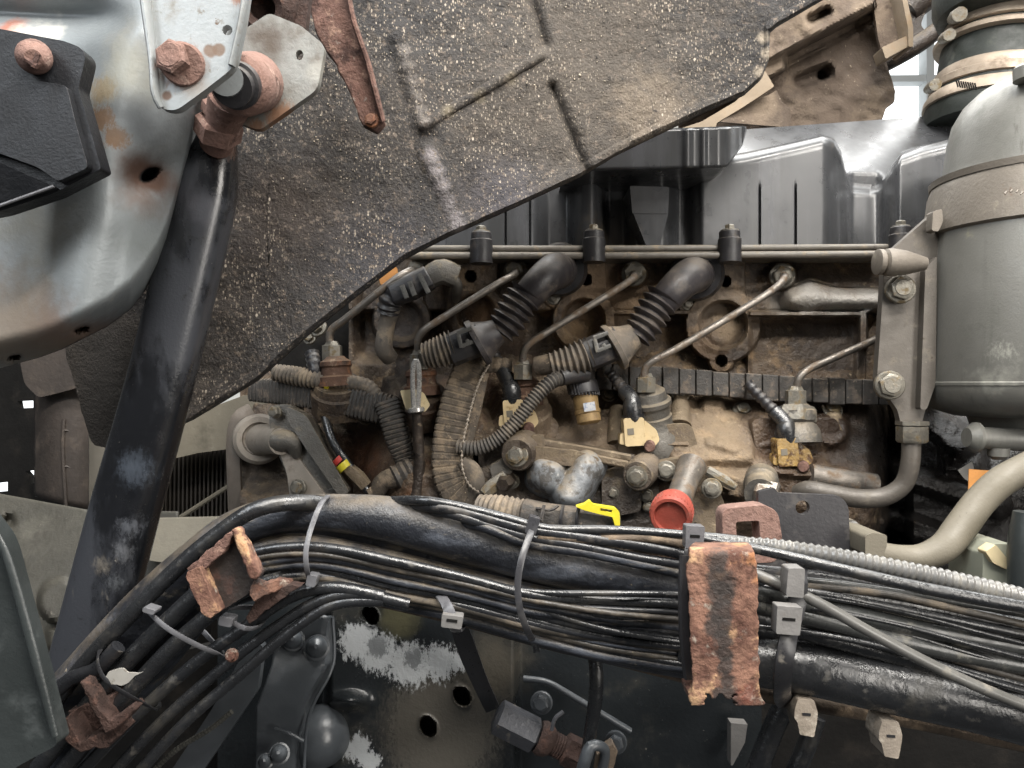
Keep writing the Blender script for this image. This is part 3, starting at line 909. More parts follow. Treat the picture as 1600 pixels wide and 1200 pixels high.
for x, y in ((752, 366), (928, 364), (1140, 364), (1407, 358)):
    gg = G()
    gg.lathe((x, y + 46, .90), (x, y - 4, .90), [(0, 18), (.72, 18), (.75, 16.5), (.95, 16), (1, 13)], 24)
    p = build('bolt_sleeve', gg, 'rubber', t)
    gg = G().bolt(x, y - 3, .90, 8, (0, 0, 1), 1., washer=1.75)
    build('cover_bolt', gg, 'bolt', t)

# ================================================================== INJECTOR HOSES (elbow boot, bellows, plug, conduit)
def injector_hose(dx, dy, label, short):
    t = thing('injector_hose', label, 'engine hose', (1090 + dx, 430 + dy, .93), 'injector lead hoses')
    o = lambda *pts: [(x + dx, y + dy, Y) for x, y, Y in pts]
    build('elbow_boot', G().tube(o((1090, 430, .955), (1084, 430, .905), (1072, 436, .876), (1054, 452, .866), (1036, 472, .868)), [29, 29, 28, 26, 24], 24, 30), 'elbow', t)
    g = G().lathe(o((1090, 428, .95))[0], o((1087, 428, .92))[0], [(0, 42), (.7, 42), (1, 38)], 32)
    build('elbow_collar', g, 'rubber', t)
    build('bellows', G().tube(o((1037, 464, .868), (1020, 488, .868), (1006, 510, .868), (994, 526, .868)), [30, 30, 29, 25], 24, rib=(6, .27, 9)), 'elbow', t)
    g = G().lathe(o((992, 524, .866))[0], o((955, 545, .866))[0], [(0, 20), (.3, 24), (.72, 33), (.78, 38), (.96, 39), (1, 36), (1.0, 28)], 32)
    build('bell_cap', g, 'elbow' if short else 'rubberdust', t)
    g = G().tube(o((966, 535, .866), (915, 556, .866)), [27, 26], 12, 6, sq=.7)
    pl = build('plug_housing', g, 'rubber', t, bev=.0012)
    g = G()
    for a, b, c, d_ in ((927, 528, 950, 520), (934, 548, 954, 540), (929, 530, 934, 550), (942, 538, 948, 545)):
        g.tube(o((a, b, .842), (c, d_, .842)), 3.2, 6, 3, sq=.5)
    build('latch', g, 'cablegrey', pl)
    ln = o((922, 553, .866), (895, 562, .866), (862, 570, .868)) if not short else o((922, 550, .866), (900, 557, .866), (876, 562, .868))
    build('corrugated_conduit', G().tube(ln, [29, 26, 20], 18, rib=(7, .2, 8)), 'rubberdust', t)
    if not short:
        build('cuff', G().tube(o((866, 569, .868), (838, 572, .875)), [18, 15], 14, 8), 'loomtan', t)
    return t


injector_hose(0, 0, 'black ribbed engine hose with elbow beside the large round port, nearer the filter canister', False)
injector_hose(-213, -7, 'black ribbed engine hose with elbow left of its twin, nearer the cab liner', True)
# third lead, far left
t = thing('injector_lead', 'worn grey plug and lead half hidden under the liner edge', 'engine lead', (650, 450, .92))
build('plug_body', G().tube([(712, 432, .905), (690, 425, .90), (668, 436, .90)], [18, 20, 17], 12, 8, sq=.7), 'greycast', t, bev=.002)
build('plug_housing', G().tube([(672, 433, .895), (640, 450, .895), (612, 462, .895)], [19, 20, 18], 10, 8, sq=.6), 'rubber', t, bev=.0015)
g = G()
for a in ((655, 428, 670, 458), (640, 440, 648, 462), (628, 446, 636, 466)):
    g.tube([(a[0], a[1], .877), (a[2], a[3], .877)], 4, 6, 3, sq=.5)
build('latch', g, 'cablegrey', t)
build('ribbed_boot', G().tube([(622, 456, .90), (610, 470, .90), (606, 488, .905)], [19, 20, 18], 14, rib=(4, .2, 8)), 'rubber', t)
build('lead_sheath', G().tube([(612, 478, .905), (604, 510, .91), (600, 545, .91), (610, 560, .92)], [15, 13, 14, 13], 12, 16), 'rubberdust', t)
build('lead_sheath', G().tube([(702, 430, .905), (714, 445, .91), (712, 470, .93)], [9, 9, 5], 10, 10), 'greycast', t)

# ================================================================== FUEL PIPES
def pipe(pts, top, bot, label, Yt=.92, Yb=.9):
    t = thing('fuel_pipe', label, 'fuel pipe', pts[-1], 'steel fuel injection pipes')
    build('steel_line', G().tube(pts, 5.9, 10, 40), 'steel', t)
    if top:
        x, y, Y = top
        build('upper_nut', G().bolt(x, y, Y, 15, (-.25, -1, -.05), .9, washer=1.3, dome=False), 'bolt', t)
    if bot:
        x, y, Y = bot
        g = G().lathe((x, y + 15, Y), (x, y - 15, Y), [(0, 16), (.75, 16), (.8, 12), (1, 9)], 6)
        build('lower_nut', g, 'bolt', t)
    return t


pipe([(1222, 430, .93), (1226, 433, .895), (1216, 446, .885), (1190, 465, .88), (1060, 543, .87), (1022, 563, .87), (1009, 574, .873), (1006, 596, .878)],
     (1222, 431, .93), (1009, 598, .88), 'steel fuel pipe crossing in front of the largest round port')
pipe([(990, 426, .93), (991, 432, .90), (975, 445, .885), (850, 522, .875), (826, 538, .875), (818, 550, .878), (816, 576, .885)],
     (990, 428, .93), (817, 578, .885), 'rust stained steel fuel pipe between the two ribbed black hoses')
pipe([(806, 423, .93), (802, 430, .90), (775, 445, .885), (680, 504, .88), (660, 518, .88), (653, 532, .884), (654, 560, .89)],
     (806, 423, .935), (655, 562, .89), 'steel fuel pipe reaching down left of the left ribbed hose')
pipe([(652, 424, .92), (640, 424, .90), (618, 436, .89), (535, 502, .905), (519, 514, .91), (515, 526, .912), (518, 548, .915)],
     (655, 424, .93), (519, 548, .915), 'thin dark fuel pipe at far left under the liner')
pipe([(1415, 502, .92), (1385, 522, .90), (1290, 565, .885), (1262, 578, .88), (1248, 592, .88), (1244, 614, .885)],
     None, (1243, 618, .885), 'short pale fuel pipe emerging from behind the canister bracket')

# ================================================================== UNIT PUMPS
def pump(x, y, kind, label):
    t = thing('unit_pump', label, 'injection pump', (x + 5, y + 85, .9), 'injection pumps in a row along engine')
    if kind == 'big':
        g = G().lathe((x + 10, y + 95, .912), (x, y, .89), [(0, 48), (.28, 44), (.36, 37), (.4, 36), (.44, 34), (.55, 34), (.57, 31), (.72, 31), (.74, 35), (.80, 35), (.83, 30), (.95, 27), (1, 20)], 28)
        build('pump_body', g, 'greycast', t)
        g = G().plate(rpoly([(x - 35, y + 60), (x + 70, y + 55), (x + 82, y + 100), (x + 30, y + 115), (x - 50, y + 100)], 14), .882, .06)
        build('pump_foot', g, 'tancast', t, bev=.005)
    elif kind == 'hex':
        build('pump_body', G().lathe((x + 4, y + 70, .885), (x, y + 8, .89), [(0, 36), (.3, 34), (.5, 27), (.55, 30), (.8, 30), (.83, 27), (1, 16)], 26), 'greycast', t)
        build('hex_collar', G().lathe((x, y + 38, .885), (x, y + 14, .889), [(0, 31), (.75, 31), (1, 27)], 6), 'bolt', t)
        build('pump_foot', G().plate(rpoly([(x - 70, y + 32), (x + 68, y + 30), (x + 74, y + 95), (x + 20, y + 108), (x - 60, y + 100)], 16), .89, .06), 'block', t, bev=.005)
    else:
        m = 'rust_orange' if kind == 'rust' else 'rust'
        build('pump_body', G().lathe((x + 3, y + 50, .90), (x, y + 4, .9), [(0, 29), (.3, 28), (.36, 24), (.62, 22), (.68, 25), (.82, 24), (.92, 17), (1, 13)], 24), M['pumprust'], t)
        build('pump_foot', G().lathe((x + 4, y + 84, .922), (x + 3, y + 44, .902), [(0, 43), (.7, 41), (.75, 37), (1, 35)], 26), 'block', t)
        build('pump_flange', G().plate(rpoly([(x - 44, y + 62), (x + 30, y + 56), (x + 58, y + 78), (x + 48, y + 106), (x - 30, y + 110), (x - 52, y + 92)], 14), .905, .06), 'block', t, bev=.005)
    return t


pump(1011, 606, 'big', 'grey stepped injection pump below the pipe crossing the largest port')
pump(1243, 622, 'hex', 'oily injection pump with hexagon collar nearest the canister bracket')
pump(818, 584, 'rust', 'rusty orange injection pump behind the thin corrugated hose')
pump(657, 568, 'rust2', 'dark rusty injection pump beside the bright silver loop')
pump(524, 553, 'rust', 'bright orange rusty injection pump at the far left below the liner')

# pump plugs
def plug(x, y, m, boot, label, tab=True, Y=.862):
    t = thing('pump_plug', label, 'electrical plug', (x, y + 22, Y), 'electrical plugs on the injection pumps')
    g = G().plate(rpoly([(x - 19, y - 20), (x + 13, y - 22), (x + 17, y + 22), (x - 16, y + 24)], 4), Y, .022)
    b = build('plug_body', g, m, t, bev=.0015)
    build('printed_mark', G().plate([(x - 13, y - 4), (x - 3, y - 5), (x - 2, y + 5), (x - 12, y + 6)], Y - .0006, .001), 'printdark', b)
    g = G().plate(rpoly([(x - 24, y + 4), (x - 14, y + 2), (x - 14, y + 22), (x - 25, y + 20)], 3), Y + .003, .015)
    build('latch_tab', g, m, b, bev=.001)
    g = G()
    if tab: g.plate(rpoly([(x + 14, y - 18), (x + 33, y - 2), (x + 38, y + 14), (x + 28, y + 26), (x + 15, y + 18)], 4), Y + .006, .014)
    build('latch_tab', g, m, b, bev=.001)
    gg = G().lathe((x + 22, y + 22, Y + .006), (x + 22, y + 24, Y - .006), [(0, 9), (.8, 9), (1, 7)], 14)
    build('plug_screw', gg, 'rust', t)
    bb = G().tube([(x - 3, y - 16, Y + .012), (x - 5, y - 36, Y + .01)] + [(x + a, y + c, Y + d) for a, c, d in boot], [15, 15] + [13 - i for i in range(len(boot))], 16, 26)
    k = build('rubber_boot', bb, 'cableclean', t)
    build('boot_ring', G().lathe((x - 3, y - 18, Y + .012), (x - 4, y - 26, Y + .011), [(0, 17), (1, 17)], 18), 'cableclean', k)
    a, c, d = boot[-1]
    a2, c2, d2 = boot[-2]
    e = (x + a + (a - a2) * 2.2, y + c + (c - c2) * 2.2, Y + d + .01)
    build('ribbed_lead', G().tube([(x + a2, y + c2, Y + d2), (x + a, y + c, Y + d), e], [11, 10, 9], 12, rib=(8, .18, 6)), 'rubber', t)
    return t


plug(993, 674, 'cream', [(-7, -50, .012), (-18, -64, .02)], 'cream plug with grey square mark on the grey stepped pump')
plug(1233, 706, 'oilcream', [(-5, -44, .012), (-24, -64, .02)], 'oil soaked yellow plug beside the hexagon collar pump')
plug(804, 646, 'cream', [(-9, -48, .015), (-18, -66, .025)], 'cream plug partly behind the thin corrugated hose', Y=.875)

# ================================================================== SEGMENTED CABLE DUCTS
t = thing('cable_duct', 'black segmented cable duct running along the engine behind the pumps', 'cable duct', (1150, 610, .92))
pts = [(905, 585), (1000, 592), (1100, 598), (1200, 606), (1300, 611), (1400, 614)]
build('duct_channel', G().tube([(x, y, .93) for x, y in pts], 19, 8, 30, sq=.5, flat=.9), 'loom', t)
S = spline([(x, y, .925) for x, y in pts], 20)
rnd = random.Random(5)
for i in range(19):
    a, b = S[i], S[i + 1]
    k = .93
    pa = a + (b - a) * .03; pb = a + (b - a) * .97
    hh = 20 + rnd.uniform(-1.5, 1.5)
    sk = rnd.uniform(-.003, .003)
    g = G().plate([(pa[0], pa[1] - hh), (pb[0], pb[1] - hh), (pb[0], pb[1] + hh), (pa[0], pa[1] + hh)], .905 + sk, .03)
    build('duct_segment', g, 'loom', t, bev=.0012)

t = thing('wiring_loom', 'dust caked ribbed wiring loom hanging down between the pumps', 'wiring loom', (715, 790, .87))
build('loom_sleeve', G().tube([(745, 560, .90), (728, 590, .885), (712, 640, .872), (702, 690, .865), (700, 730, .862), (712, 765, .86), (745, 786, .858), (790, 797, .856)],
                              [24, 25, 26, 26, 25, 25, 22, 20], 12, rib=(30, .07, 8, .14), sq=.38, flat=.42), 'loomtan', t, ang=25)
build('stitching', G().tube([(766, 566, .89), (748, 600, .868), (734, 645, .855), (724, 690, .848), (722, 728, .846), (732, 756, .845), (752, 772, .843)], 2.6, 6, rib=(34, .75, 5)), 'tie2', t)
build('loom_branch', G().tube([(735, 565, .91), (770, 570, .90), (800, 572, .90)], [16, 14, 13], 10, rib=(6, .14, 5), flat=.8), 'loomtan', t)
build('loom_backing', G().tube([(752, 575, .905), (738, 640, .885), (724, 700, .875), (735, 750, .87)], [14, 15, 15, 12], 8, 16, flat=.6), 'loomtan', t)
build('woven_tape', G().tube([(722, 720, .855), (738, 735, .852), (745, 760, .852), (736, 778, .855)], [10, 14, 14, 10], 10, 14, flat=.5), 'rubberdust', t)
t = thing('wiring_loom', 'shaggy black wiring loom with grey spring sleeve at left under the liner', 'wiring loom', (520, 640, .9))
build('loom_sleeve', G().tube([(392, 610, .93), (450, 612, .92), (520, 620, .905), (590, 636, .895), (622, 642, .895)], [17, 22, 25, 25, 22], 12, rib=(40, .1, 6, .25), sq=.42, flat=.6), 'loom', t, ang=25)
build('loom_drop', G().tube([(606, 628, .89), (614, 655, .885), (622, 685, .885), (634, 715, .89), (636, 735, .89)], [22, 21, 20, 18, 16], 12, rib=(18, .1, 6, .25), sq=.5, flat=.7), 'loom', t, ang=25)
build('loom_elbow', G().tube([(640, 736, .885), (622, 744, .88), (600, 752, .88), (588, 770, .885)], [17, 17, 15, 13], 12, 20), 'loomtan', t)
build('elbow_grip', G().lathe((646, 732, .885), (616, 748, .88), [(0, 19), (.2, 21), (.35, 18), (.5, 21), (.7, 18), (.9, 21), (1, 18)], 18), 'loom', t)
build('spring_sleeve', G().tube([(430, 582, .905), (465, 588, .90), (500, 594, .895), (512, 596, .895)], [14, 16, 14, 11], 12, rib=(13, .25, 6)), 'rubberdust', t)
build('split_tube', G().tube([(500, 594, .895), (545, 597, .893), (575, 604, .893), (592, 625, .893)], [11, 12, 12, 11], 10, rib=(16, .1, 5)), 'rubberdust', t)
build('yellow_ring', G().lathe((510, 596, .893), (516, 597, .893), [(0, 13.5), (1, 13.5)], 16), 'yellow', t)
build('black_lead', G().tube([(505, 640, .90), (520, 690, .885), (548, 730, .88), (575, 768, .88)], 6.5, 10, 24), 'cableclean', t)
build('upright_lead', G().tube([(498, 600, .90), (492, 575, .90), (488, 552, .91)], [12, 12, 12], 10, rib=(5, .15, 5)), 'rubber', t)

t = thing('corrugated_hose', 'thin grey corrugated hose curving from the hanging loom to the sensor', 'corrugated hose', (760, 700, .86))
build('hose_body', G().tube([(716, 698, .855), (745, 700, .85), (775, 688, .848), (805, 660, .848), (835, 622, .85), (862, 596, .855), (885, 588, .865)], 12.5, 14, rib=(38, .2, 6)), 'hosegrey', t)
build('hose_cuff', G().tube([(875, 590, .86), (895, 584, .868), (915, 582, .875)], [14, 16, 17], 12, 10), 'rubber', t)

t = thing('pressure_sensor', 'tan brass pressure sensor with knurled black cap at hose end', 'sensor', (920, 655, .9))
build('sensor_body', G().lathe((921, 662, .88), (913, 612, .885), [(0, 15), (.06, 19), (.3, 19), (.32, 20.5), (.42, 20.5), (.44, 19), (.95, 20), (1, 17)], 24), 'brass', t)
g = G().lathe((914, 618, .882), (906, 580, .89), [(0, 22), (.1, 23), (.5, 23), (.55, 20), (.8, 20), (1, 16)], 28)
kc = build('knurled_cap', g, 'rubber', t)
g = G()
for j in range(14):
    a = math.pi * (j / 13) + math.pi
    dx = 23 * math.cos(a); dy = .0192 * 23 / 23 * math.sin(a)
    g.tube([(913 + dx, 617, .884 + .0168 * math.sin(a)), (909 + dx, 600, .887 + .0168 * math.sin(a))], 2., 6, 3)
build('knurl', g, 'rubber', kc)
build('sensor_label', G().tube([(912, 637, .8655), (930, 634, .867)], [8, 8], 4, 4, sq=.5, flat=.1), 'labelpale', t)

# silver loop with card collar, left of the hanging loom
t = thing('dipstick', 'bright silver dipstick loop with pale card collar', 'dipstick', (652, 690, .86))
build('pull_loop', G().tube([(647, 640, .855), (645, 600, .853), (646, 572, .852), (650, 562, .852), (654, 572, .852), (655, 600, .853), (653, 640, .855)], 4.2, 8, 40), 'brightsteel', t)
build('stop_ring', G().lathe((651, 645, .855), (650, 636, .855), [(0, 10), (.2, 13), (.8, 13), (1, 9)], 18), 'brightsteel', t)
build('card_collar', G().plate(rpoly([(625, 610), (650, 608), (662, 614), (672, 633), (664, 644), (634, 640)], 3), .864, .002), 'palecard', t)
build('guide_tube', G().tube([(651, 645, .858), (653, 680, .865), (655, 730, .87), (648, 790, .872)], [8, 8.5, 9, 10], 14, 20), 'darkcast', t)

# ================================================================== FUEL PUMP HOUSING + OIL FILLER
t = thing('warning_tab', 'small orange rusty tab at the liner edge above the far left fuel pipe', 'tab', (598, 440, .92))
build('tab_plate', G().plate(rpoly([(592, 432), (612, 412), (620, 418), (622, 430), (600, 446), (594, 444)], 3), .905, .004), 'orangetag', t)
t = thing('fuel_pump_housing', 'oily fuel pump housing with twin mottled grey domes behind the cables', 'pump housing', (900, 840, .85))
fh = lambda x, y: .868 - .00005 * (y - 690)
build('housing_plate', G().plate(rpoly([(745, 690), (830, 682), (1000, 712), (1028, 730), (1034, 860), (760, 860)], 12), fh, .04), 'housing', t, bev=.004)
build('housing_rim', G().plate(rpoly([(826, 684), (1000, 714), (1027, 732), (1032, 800), (1012, 800), (1008, 744), (990, 730), (828, 700)], 8), lambda x, y: fh(x, y) - .006, .02), 'housing', t, bev=.003)
build('side_cover', G().plate(rpoly([(940, 738), (985, 722), (1004, 742), (1002, 800), (940, 810)], 10), lambda x, y: fh(x, y) - .010, .02), 'housing', t, bev=.003)
g = G()
g.tube([(838, 690, .85), (900, 700, .848), (985, 716, .845)], 6, 8, 10, sq=.6)
g.tube([(842, 702, .846), (900, 710, .844), (980, 726, .842)], 6.5, 8, 10, sq=.6)
g.plate(rpoly([(830, 680), (850, 680), (852, 706), (832, 704)], 3), .842, .02)
build('ridge_bar', g, 'tancast', t, bev=.001)
# twin dome by a height field over a capsule pair
def f_dome(X, Y):
    d1 = (np.abs((X - 856 + (Y - 742) * .1) / 38.)**2.8 + np.abs((Y - 744 - (X - 856) * .25) / 37.)**2.8)**(1 / 2.8) + .08 * vn(X, Y, 30, 7)
    d2 = segd(X, Y, 916, 730, 890, 774) / (33 + 3 * vn(X, Y, 30, 8))
    q = np.minimum(d1, d2)
    hgt = np.where(d1 < 1, np.sqrt(np.clip(1 - d1**3.2, 0, 1)), 0)
    hgt = np.maximum(hgt, np.where(d2 < 1, np.sqrt(np.clip(1 - d2**2.6, 0, 1)) * (1.02 + .26 * sm(720, 790, Y)), 0))
    q2 = np.exp(-8 * d1) + np.exp(-8 * d2)
    return np.where(q < 1.02, .874, .905) - .050 * hgt + .003 * vn(X, Y, 24, 2) + .0015 * vn(X, Y, 9, 4)
build('twin_dome', G().hf(792, 966, 690, 826, 2, f_dome), 'dome', t, ang=60)
build('dome_pad', G().plate(rpoly([(822, 696), (900, 704), (938, 716), (930, 730), (880, 728), (830, 720)], 8), .8315, .03), 'tancast', t, bev=.003)
for (x, y, r, R2, tilt) in ((808, 711, 14, 27, (-.35, -1, .1)), (996, 744, 13, 25, (-.35, -1, -.05))):
    a = Vector(tilt).normalized()
    gg = G().lathe((x + 14, y - 14, .866), (x, y, .828), [(0, R2), (.9, R2), (1, R2 - 3)], 24)
    build('mount_boss', gg, 'housing', t)
    build('mount_bolt', G().bolt(x, y, .829, r, tilt, .5), 'bolt', t)
for (x, y, r) in ((1010, 774, 8), (958, 770, 7), (1012, 792, 6), (800, 752, 9)):
    build('small_bolt', G().bolt(x, y, .855, r, (-.2, -1, 0), .8), 'bolt', t)
build('bleed_screw', G().tube([(790, 745, .84), (768, 760, .835), (756, 772, .832)], [12, 12, 10], 6, 6), 'bolt', t)
build('bleed_screw', G().lathe((795, 748, .85), (785, 758, .825), [(0, 13), (.8, 13), (1, 10)], 6), 'darkcast', t)
build('clamp_lug', G().plate(rpoly([(764, 728), (790, 715), (802, 732), (792, 755), (772, 758)], 6), .842, .02), 'greycast', t, bev=.002)
# conduit + plug with yellow clip at the housing foot
t = thing('loom_connector', 'dusty black loom connector with a bright yellow locking clip', 'connector', (870, 830, .8))
build('corrugated_sleeve', G().tube([(750, 796, .80), (785, 800, .79), (822, 806, .785)], [24, 27, 26], 18, rib=(9, .13, 6)), 'rubberdust', t)
build('connector_body', G().tube([(815, 805, .785), (850, 812, .78), (900, 818, .775), (965, 826, .775)], [27, 26, 26, 25], 12, 12, sq=.7), 'loom', t, bev=.002)
g = G()
for x in (850, 880, 905): g.tube([(x, 790, .762), (x - 4, 812, .755), (x - 2, 834, .762)], 3, 6, 6)
g.tube([(838, 794, .765), (862, 797, .757), (872, 790, .758)], 2.5, 6, 6)
build('connector_rib', g, 'rubber', t)
g = G().plate(rpoly([(900, 792), (914, 788), (922, 782), (928, 789), (962, 794), (968, 800), (969, 822), (961, 822), (957, 808), (935, 803), (912, 797)], 2),
              .748, .012, holes=[rpoly([(938, 794), (957, 797), (956, 801), (938, 798)], 1)])
build('locking_clip', g, 'yellow', t, bev=.0008)

t = thing('oil_filler', 'steel filler neck closed by a red knurled cap above the cables', 'oil filler', (1050, 840, .8))
build('filler_neck', G().lathe((1080, 728, .845), (1055, 795, .78), [(0, 24), (.3, 20), (.9, 20), (1, 20)], 24), 'steel', t)
g = G().lathe((1053, 790, .785), (1047, 808, .758), [(0, 24), (.15, 31), (.3, 32.5), (.88, 32.5), (1, 30), (1, 25), (.86, 24)], 40)
cap = build('cap', g, 'red', t)
g = G()
a, b = P(1053, 790, .785), P(1047, 808, .758)
ax = (b - a).normalized(); u = (Vector((1, 0, 0)) - ax * ax.x).normalized(); v = ax.cross(u)
for j in range(34):
    q = 2 * math.pi * j / 34
    rr = 32 * .772 / F
    d = u * math.cos(q) + v * math.sin(q)
    c = a + (b - a) * .6 + d * rr
    rot = Matrix((d, ax, d.cross(ax))).transposed()
    g.box(c, .0016, (b - a).length * .5, .0014, rot)
build('knurl', g, 'red', cap)
build('neck_flange', G().plate(rpoly([(1028, 722), (1060, 716), (1090, 720), (1150, 752), (1142, 768), (1100, 745), (1070, 760), (1036, 748)], 6), .85, .02), 'tancast', t, bev=.002)
build('flange_bolt', G().bolt(1041, 736, .846, 12, (-.2, -1, .1), .7), 'bolt', t)
build('flange_bolt', G().bolt(1112, 763, .83, 12, (-.2, -1, .1), .7), 'bolt', t)
build('skirt', G().plate(rpoly([(1068, 735), (1110, 740), (1135, 790), (1130, 850), (1075, 850)], 14), lambda x, y: .852 - .00015 * (y - 735), .03), 'tancast', t, bev=.006)

# fittings right of the filler
t = thing('pipe_union', 'chunky steel hexagon union right of the red cap', 'pipe fitting', (1190, 775, .83))
build('union_body', G().lathe((1190, 748, .85), (1188, 772, .80), [(0, 26), (.4, 27), (.45, 24), (1, 24)], 24), 'greycast', t)
build('union_nut', G().lathe((1180, 766, .81), (1215, 776, .80), [(0, 20), (.1, 24), (.9, 24), (1, 20)], 6), 'steel', t)
build('bleed_line', G().tube([(1105, 735, .84), (1130, 750, .835), (1150, 762, .83)], [8, 9, 6], 8, 8), 'bolt', t)
t = thing('coolant_pipe', 'grey steel pipe elbow dropping below the canister bracket', 'pipe', (1425, 700, .8))
build('pipe_run', G().tube([(1424, 690, .80), (1422, 725, .80), (1412, 756, .805), (1385, 775, .81), (1345, 779, .815), (1300, 772, .82), (1262, 765, .83), (1245, 770, .84)],
                           [14, 14, 14, 14.5, 15, 15, 14, 12], 16, 40), 'bracketgrey', t)
build('union_nut', G().lathe((1425, 692, .80), (1425, 658, .80), [(0, 20), (.1, 23), (.75, 23), (.8, 20), (.82, 24), (1, 24)], 6), 'bolt', t)
build('stub', G().tube([(1265, 742, .86), (1310, 750, .86), (1368, 757, .86)], [18, 18, 17], 14, 8), 'steel', t)

t = thing('support_bracket', 'dark steel bracket with a round hole behind the corrugated black line', 'bracket', (1265, 870, .66))
build('bracket_web', G().plate(rpoly([(1185, 768), (1210, 762), (1216, 770), (1312, 774), (1326, 790), (1330, 900), (1185, 900)], [4, 3, 3, 12, 12, 2, 2]), .66, .006,
                               holes=[circ(1254, 793, 11)]), 'bracketdark', t, bev=.001)
t = thing('square_bracket', 'rusty square tube end behind the cables beside red cap', 'bracket', (1170, 850, .6))
build('tube_wall', G().plate(rpoly([(1128, 795), (1195, 788), (1216, 800), (1224, 850), (1214, 880), (1130, 880)], 14), .60, .02,
                             holes=[rpoly([(1150, 816), (1186, 814), (1188, 850), (1152, 850)], 4)]), 'pinkrust', t, bev=.004)
# ================================================================== RIGHT: CANISTER, BRACKET, AIR HOSE, BEIGE HOSE
t = thing('filter_canister', 'large matt grey canister with domed top and beige clamp strap', 'canister', (1620, 690, .78))
CY = .80
def cl(prof, seg=64):
    """profile of (pixel y, pixel radius) about a vertical axis at px 1625"""
    g = G(); y0, y1 = prof[0][0], prof[-1][0]
    return g.lathe((1625, y0, CY), (1625, y1, CY), [((p[0] - y0) / (y1 - y0), p[1]) for p in prof], seg)
build('canister_body', cl([(652, 60), (650, 120), (640, 150), (622, 166), (600, 172), (360, 158), (275, 136), (262, 134), (215, 128), (185, 121), (160, 107), (140, 86), (125, 58), (115, 25), (113, 4)], 72), 'canister', t)
build('clamp_strap', cl([(366, 158), (362, 164), (300, 156), (283, 150), (280, 139)], 72), 'strap', t)
build('shoulder_ring', cl([(604, 170), (602, 172.6), (598, 173), (595, 171)], 72), 'canister', t)  # ring added, stands in for the shaded line at the shoulder
build('strap_lip', cl([(284, 146), (286, 153), (276, 154), (274, 146)], 72), 'strap', t)
build('cap_stub', G().lathe((1608, 125, .74), (1608, 102, .74), [(0, 22), (.8, 22), (1, 18)], 20), 'canister', t)
g = G().lathe((1510, 683, .76), (1650, 690, .76), [(0, 15), (.08, 24), (.12, 24), (.14, 17), (1, 18)], 20)
build('drain_pipe', g, 'canister', t)
build('base_ring', cl([(690, 40), (690, 78), (676, 92), (650, 100)], 48), 'canister', t)
build('drain_plug', G().lathe((1560, 700, .76), (1560, 718, .76), [(0, 16), (.7, 15), (1, 8)], 18), 'canister', t)
g = G()
for (x, y) in ((1570, 303), (1579, 300), (1588, 301), (1595, 304)):
    g.tube([(x, y, .683), (x + 3, y - 4, .683)], 1.6, 6, 4)
build('strap_rivet', g, 'strap', t)

t = thing('canister_bracket', 'flat brown grey bracket bolted beside the canister with a short boss', 'bracket', (1415, 660, .8))
build('bracket_plate', G().plate(rpoly([(1466, 326), (1482, 330), (1484, 400), (1462, 420), (1452, 600), (1446, 640), (1440, 664), (1408, 664), (1402, 640), (1370, 596), (1378, 480), (1382, 402), (1396, 388)],
                                       [4, 4, 4, 6, 8, 6, 4, 4, 6, 8, 6, 6, 6]), .80, .010), 'bracketgrey', t, bev=.0015)
build('side_flange', G().plate(rpoly([(1446, 420), (1464, 400), (1462, 600), (1448, 640), (1438, 640)], 4), .79, .012), 'bracketgrey', t, bev=.001)
build('boss', G().lathe((1368, 409, .775), (1446, 412, .775), [(0, 15), (.03, 20), (.12, 20), (.16, 16), (.2, 21), (.3, 22), (.6, 19), (1, 10)], 24), 'strap', t)
build('bracket_bolt', G().bolt(1407, 452, .79, 18, (-.15, -1, .05), .6, washer=1.25), 'bolt', t, label='upper hexagon bolt on the bracket')
build('bracket_bolt', G().bolt(1390, 602, .79, 19, (-.15, -1, .05), .6, washer=1.2), 'bolt', t, label='lower hexagon bolt on the bracket')
build('clip_tab', G().plate(rpoly([(1458, 330), (1472, 326), (1474, 345), (1466, 362), (1456, 360)], 3), .78, .012), 'strap', t, bev=.001)

t = thing('air_hose', 'black rubber air hose held by dusty clamp bands above the valve cover', 'air hose', (1560, 175, 1.1))
AX = lambda y: 1572 - (y - 20) * .10
def ring(name, y0, y1, prof, m, Y=1.1):
    return build(name, G().lathe((AX(y0), y0, Y), (AX(y1), y1, Y), prof, 48), m, t)
ring('hose_body', 200, 10, [(0, 100), (.1, 102), (.2, 98), (.35, 90), (.45, 88), (.62, 86), (.75, 82), (.9, 80), (1, 80)], 'airhose')
ring('clamp_band', 172, 150, [(0, 100), (.05, 104), (.5, 103), (.9, 98), (1, 92)], 'band')
ring('clamp_band', 146, 116, [(0, 94), (.04, 97), (.4, 97), (.5, 93), (.85, 92), (1, 88)], 'band')
ring('clamp_band', 76, 62, [(0, 92), (.1, 96), (.5, 97), (1, 86)], 'band')
ring('clamp_band', 58, 34, [(0, 86), (.05, 88), (.9, 82), (1, 78)], 'band')
g = G()
for i in range(9): g.tube([(1494 + i * 3.6, 126 + i * .5, 1.008), (1497 + i * 3.6, 136 + i * .5, 1.006)], 1.3, 5, 3)
build('worm_drive_slot', g, 'dark', t)
build('clamp_screw', G().lathe((1450, 140, 1.09), (1462, 132, 1.05), [(0, 7), (.5, 9), (1, 9)], 10), 'bolt', t)
build('clamp_screw', G().lathe((1472, 62, 1.09), (1484, 54, 1.05), [(0, 7), (.5, 9), (1, 9)], 10), 'bolt', t)
build('clamp_screw', G().lathe((1488, 30, 1.09), (1500, 22, 1.05), [(0, 8), (.5, 11), (1, 11)], 10), 'bolt', t)
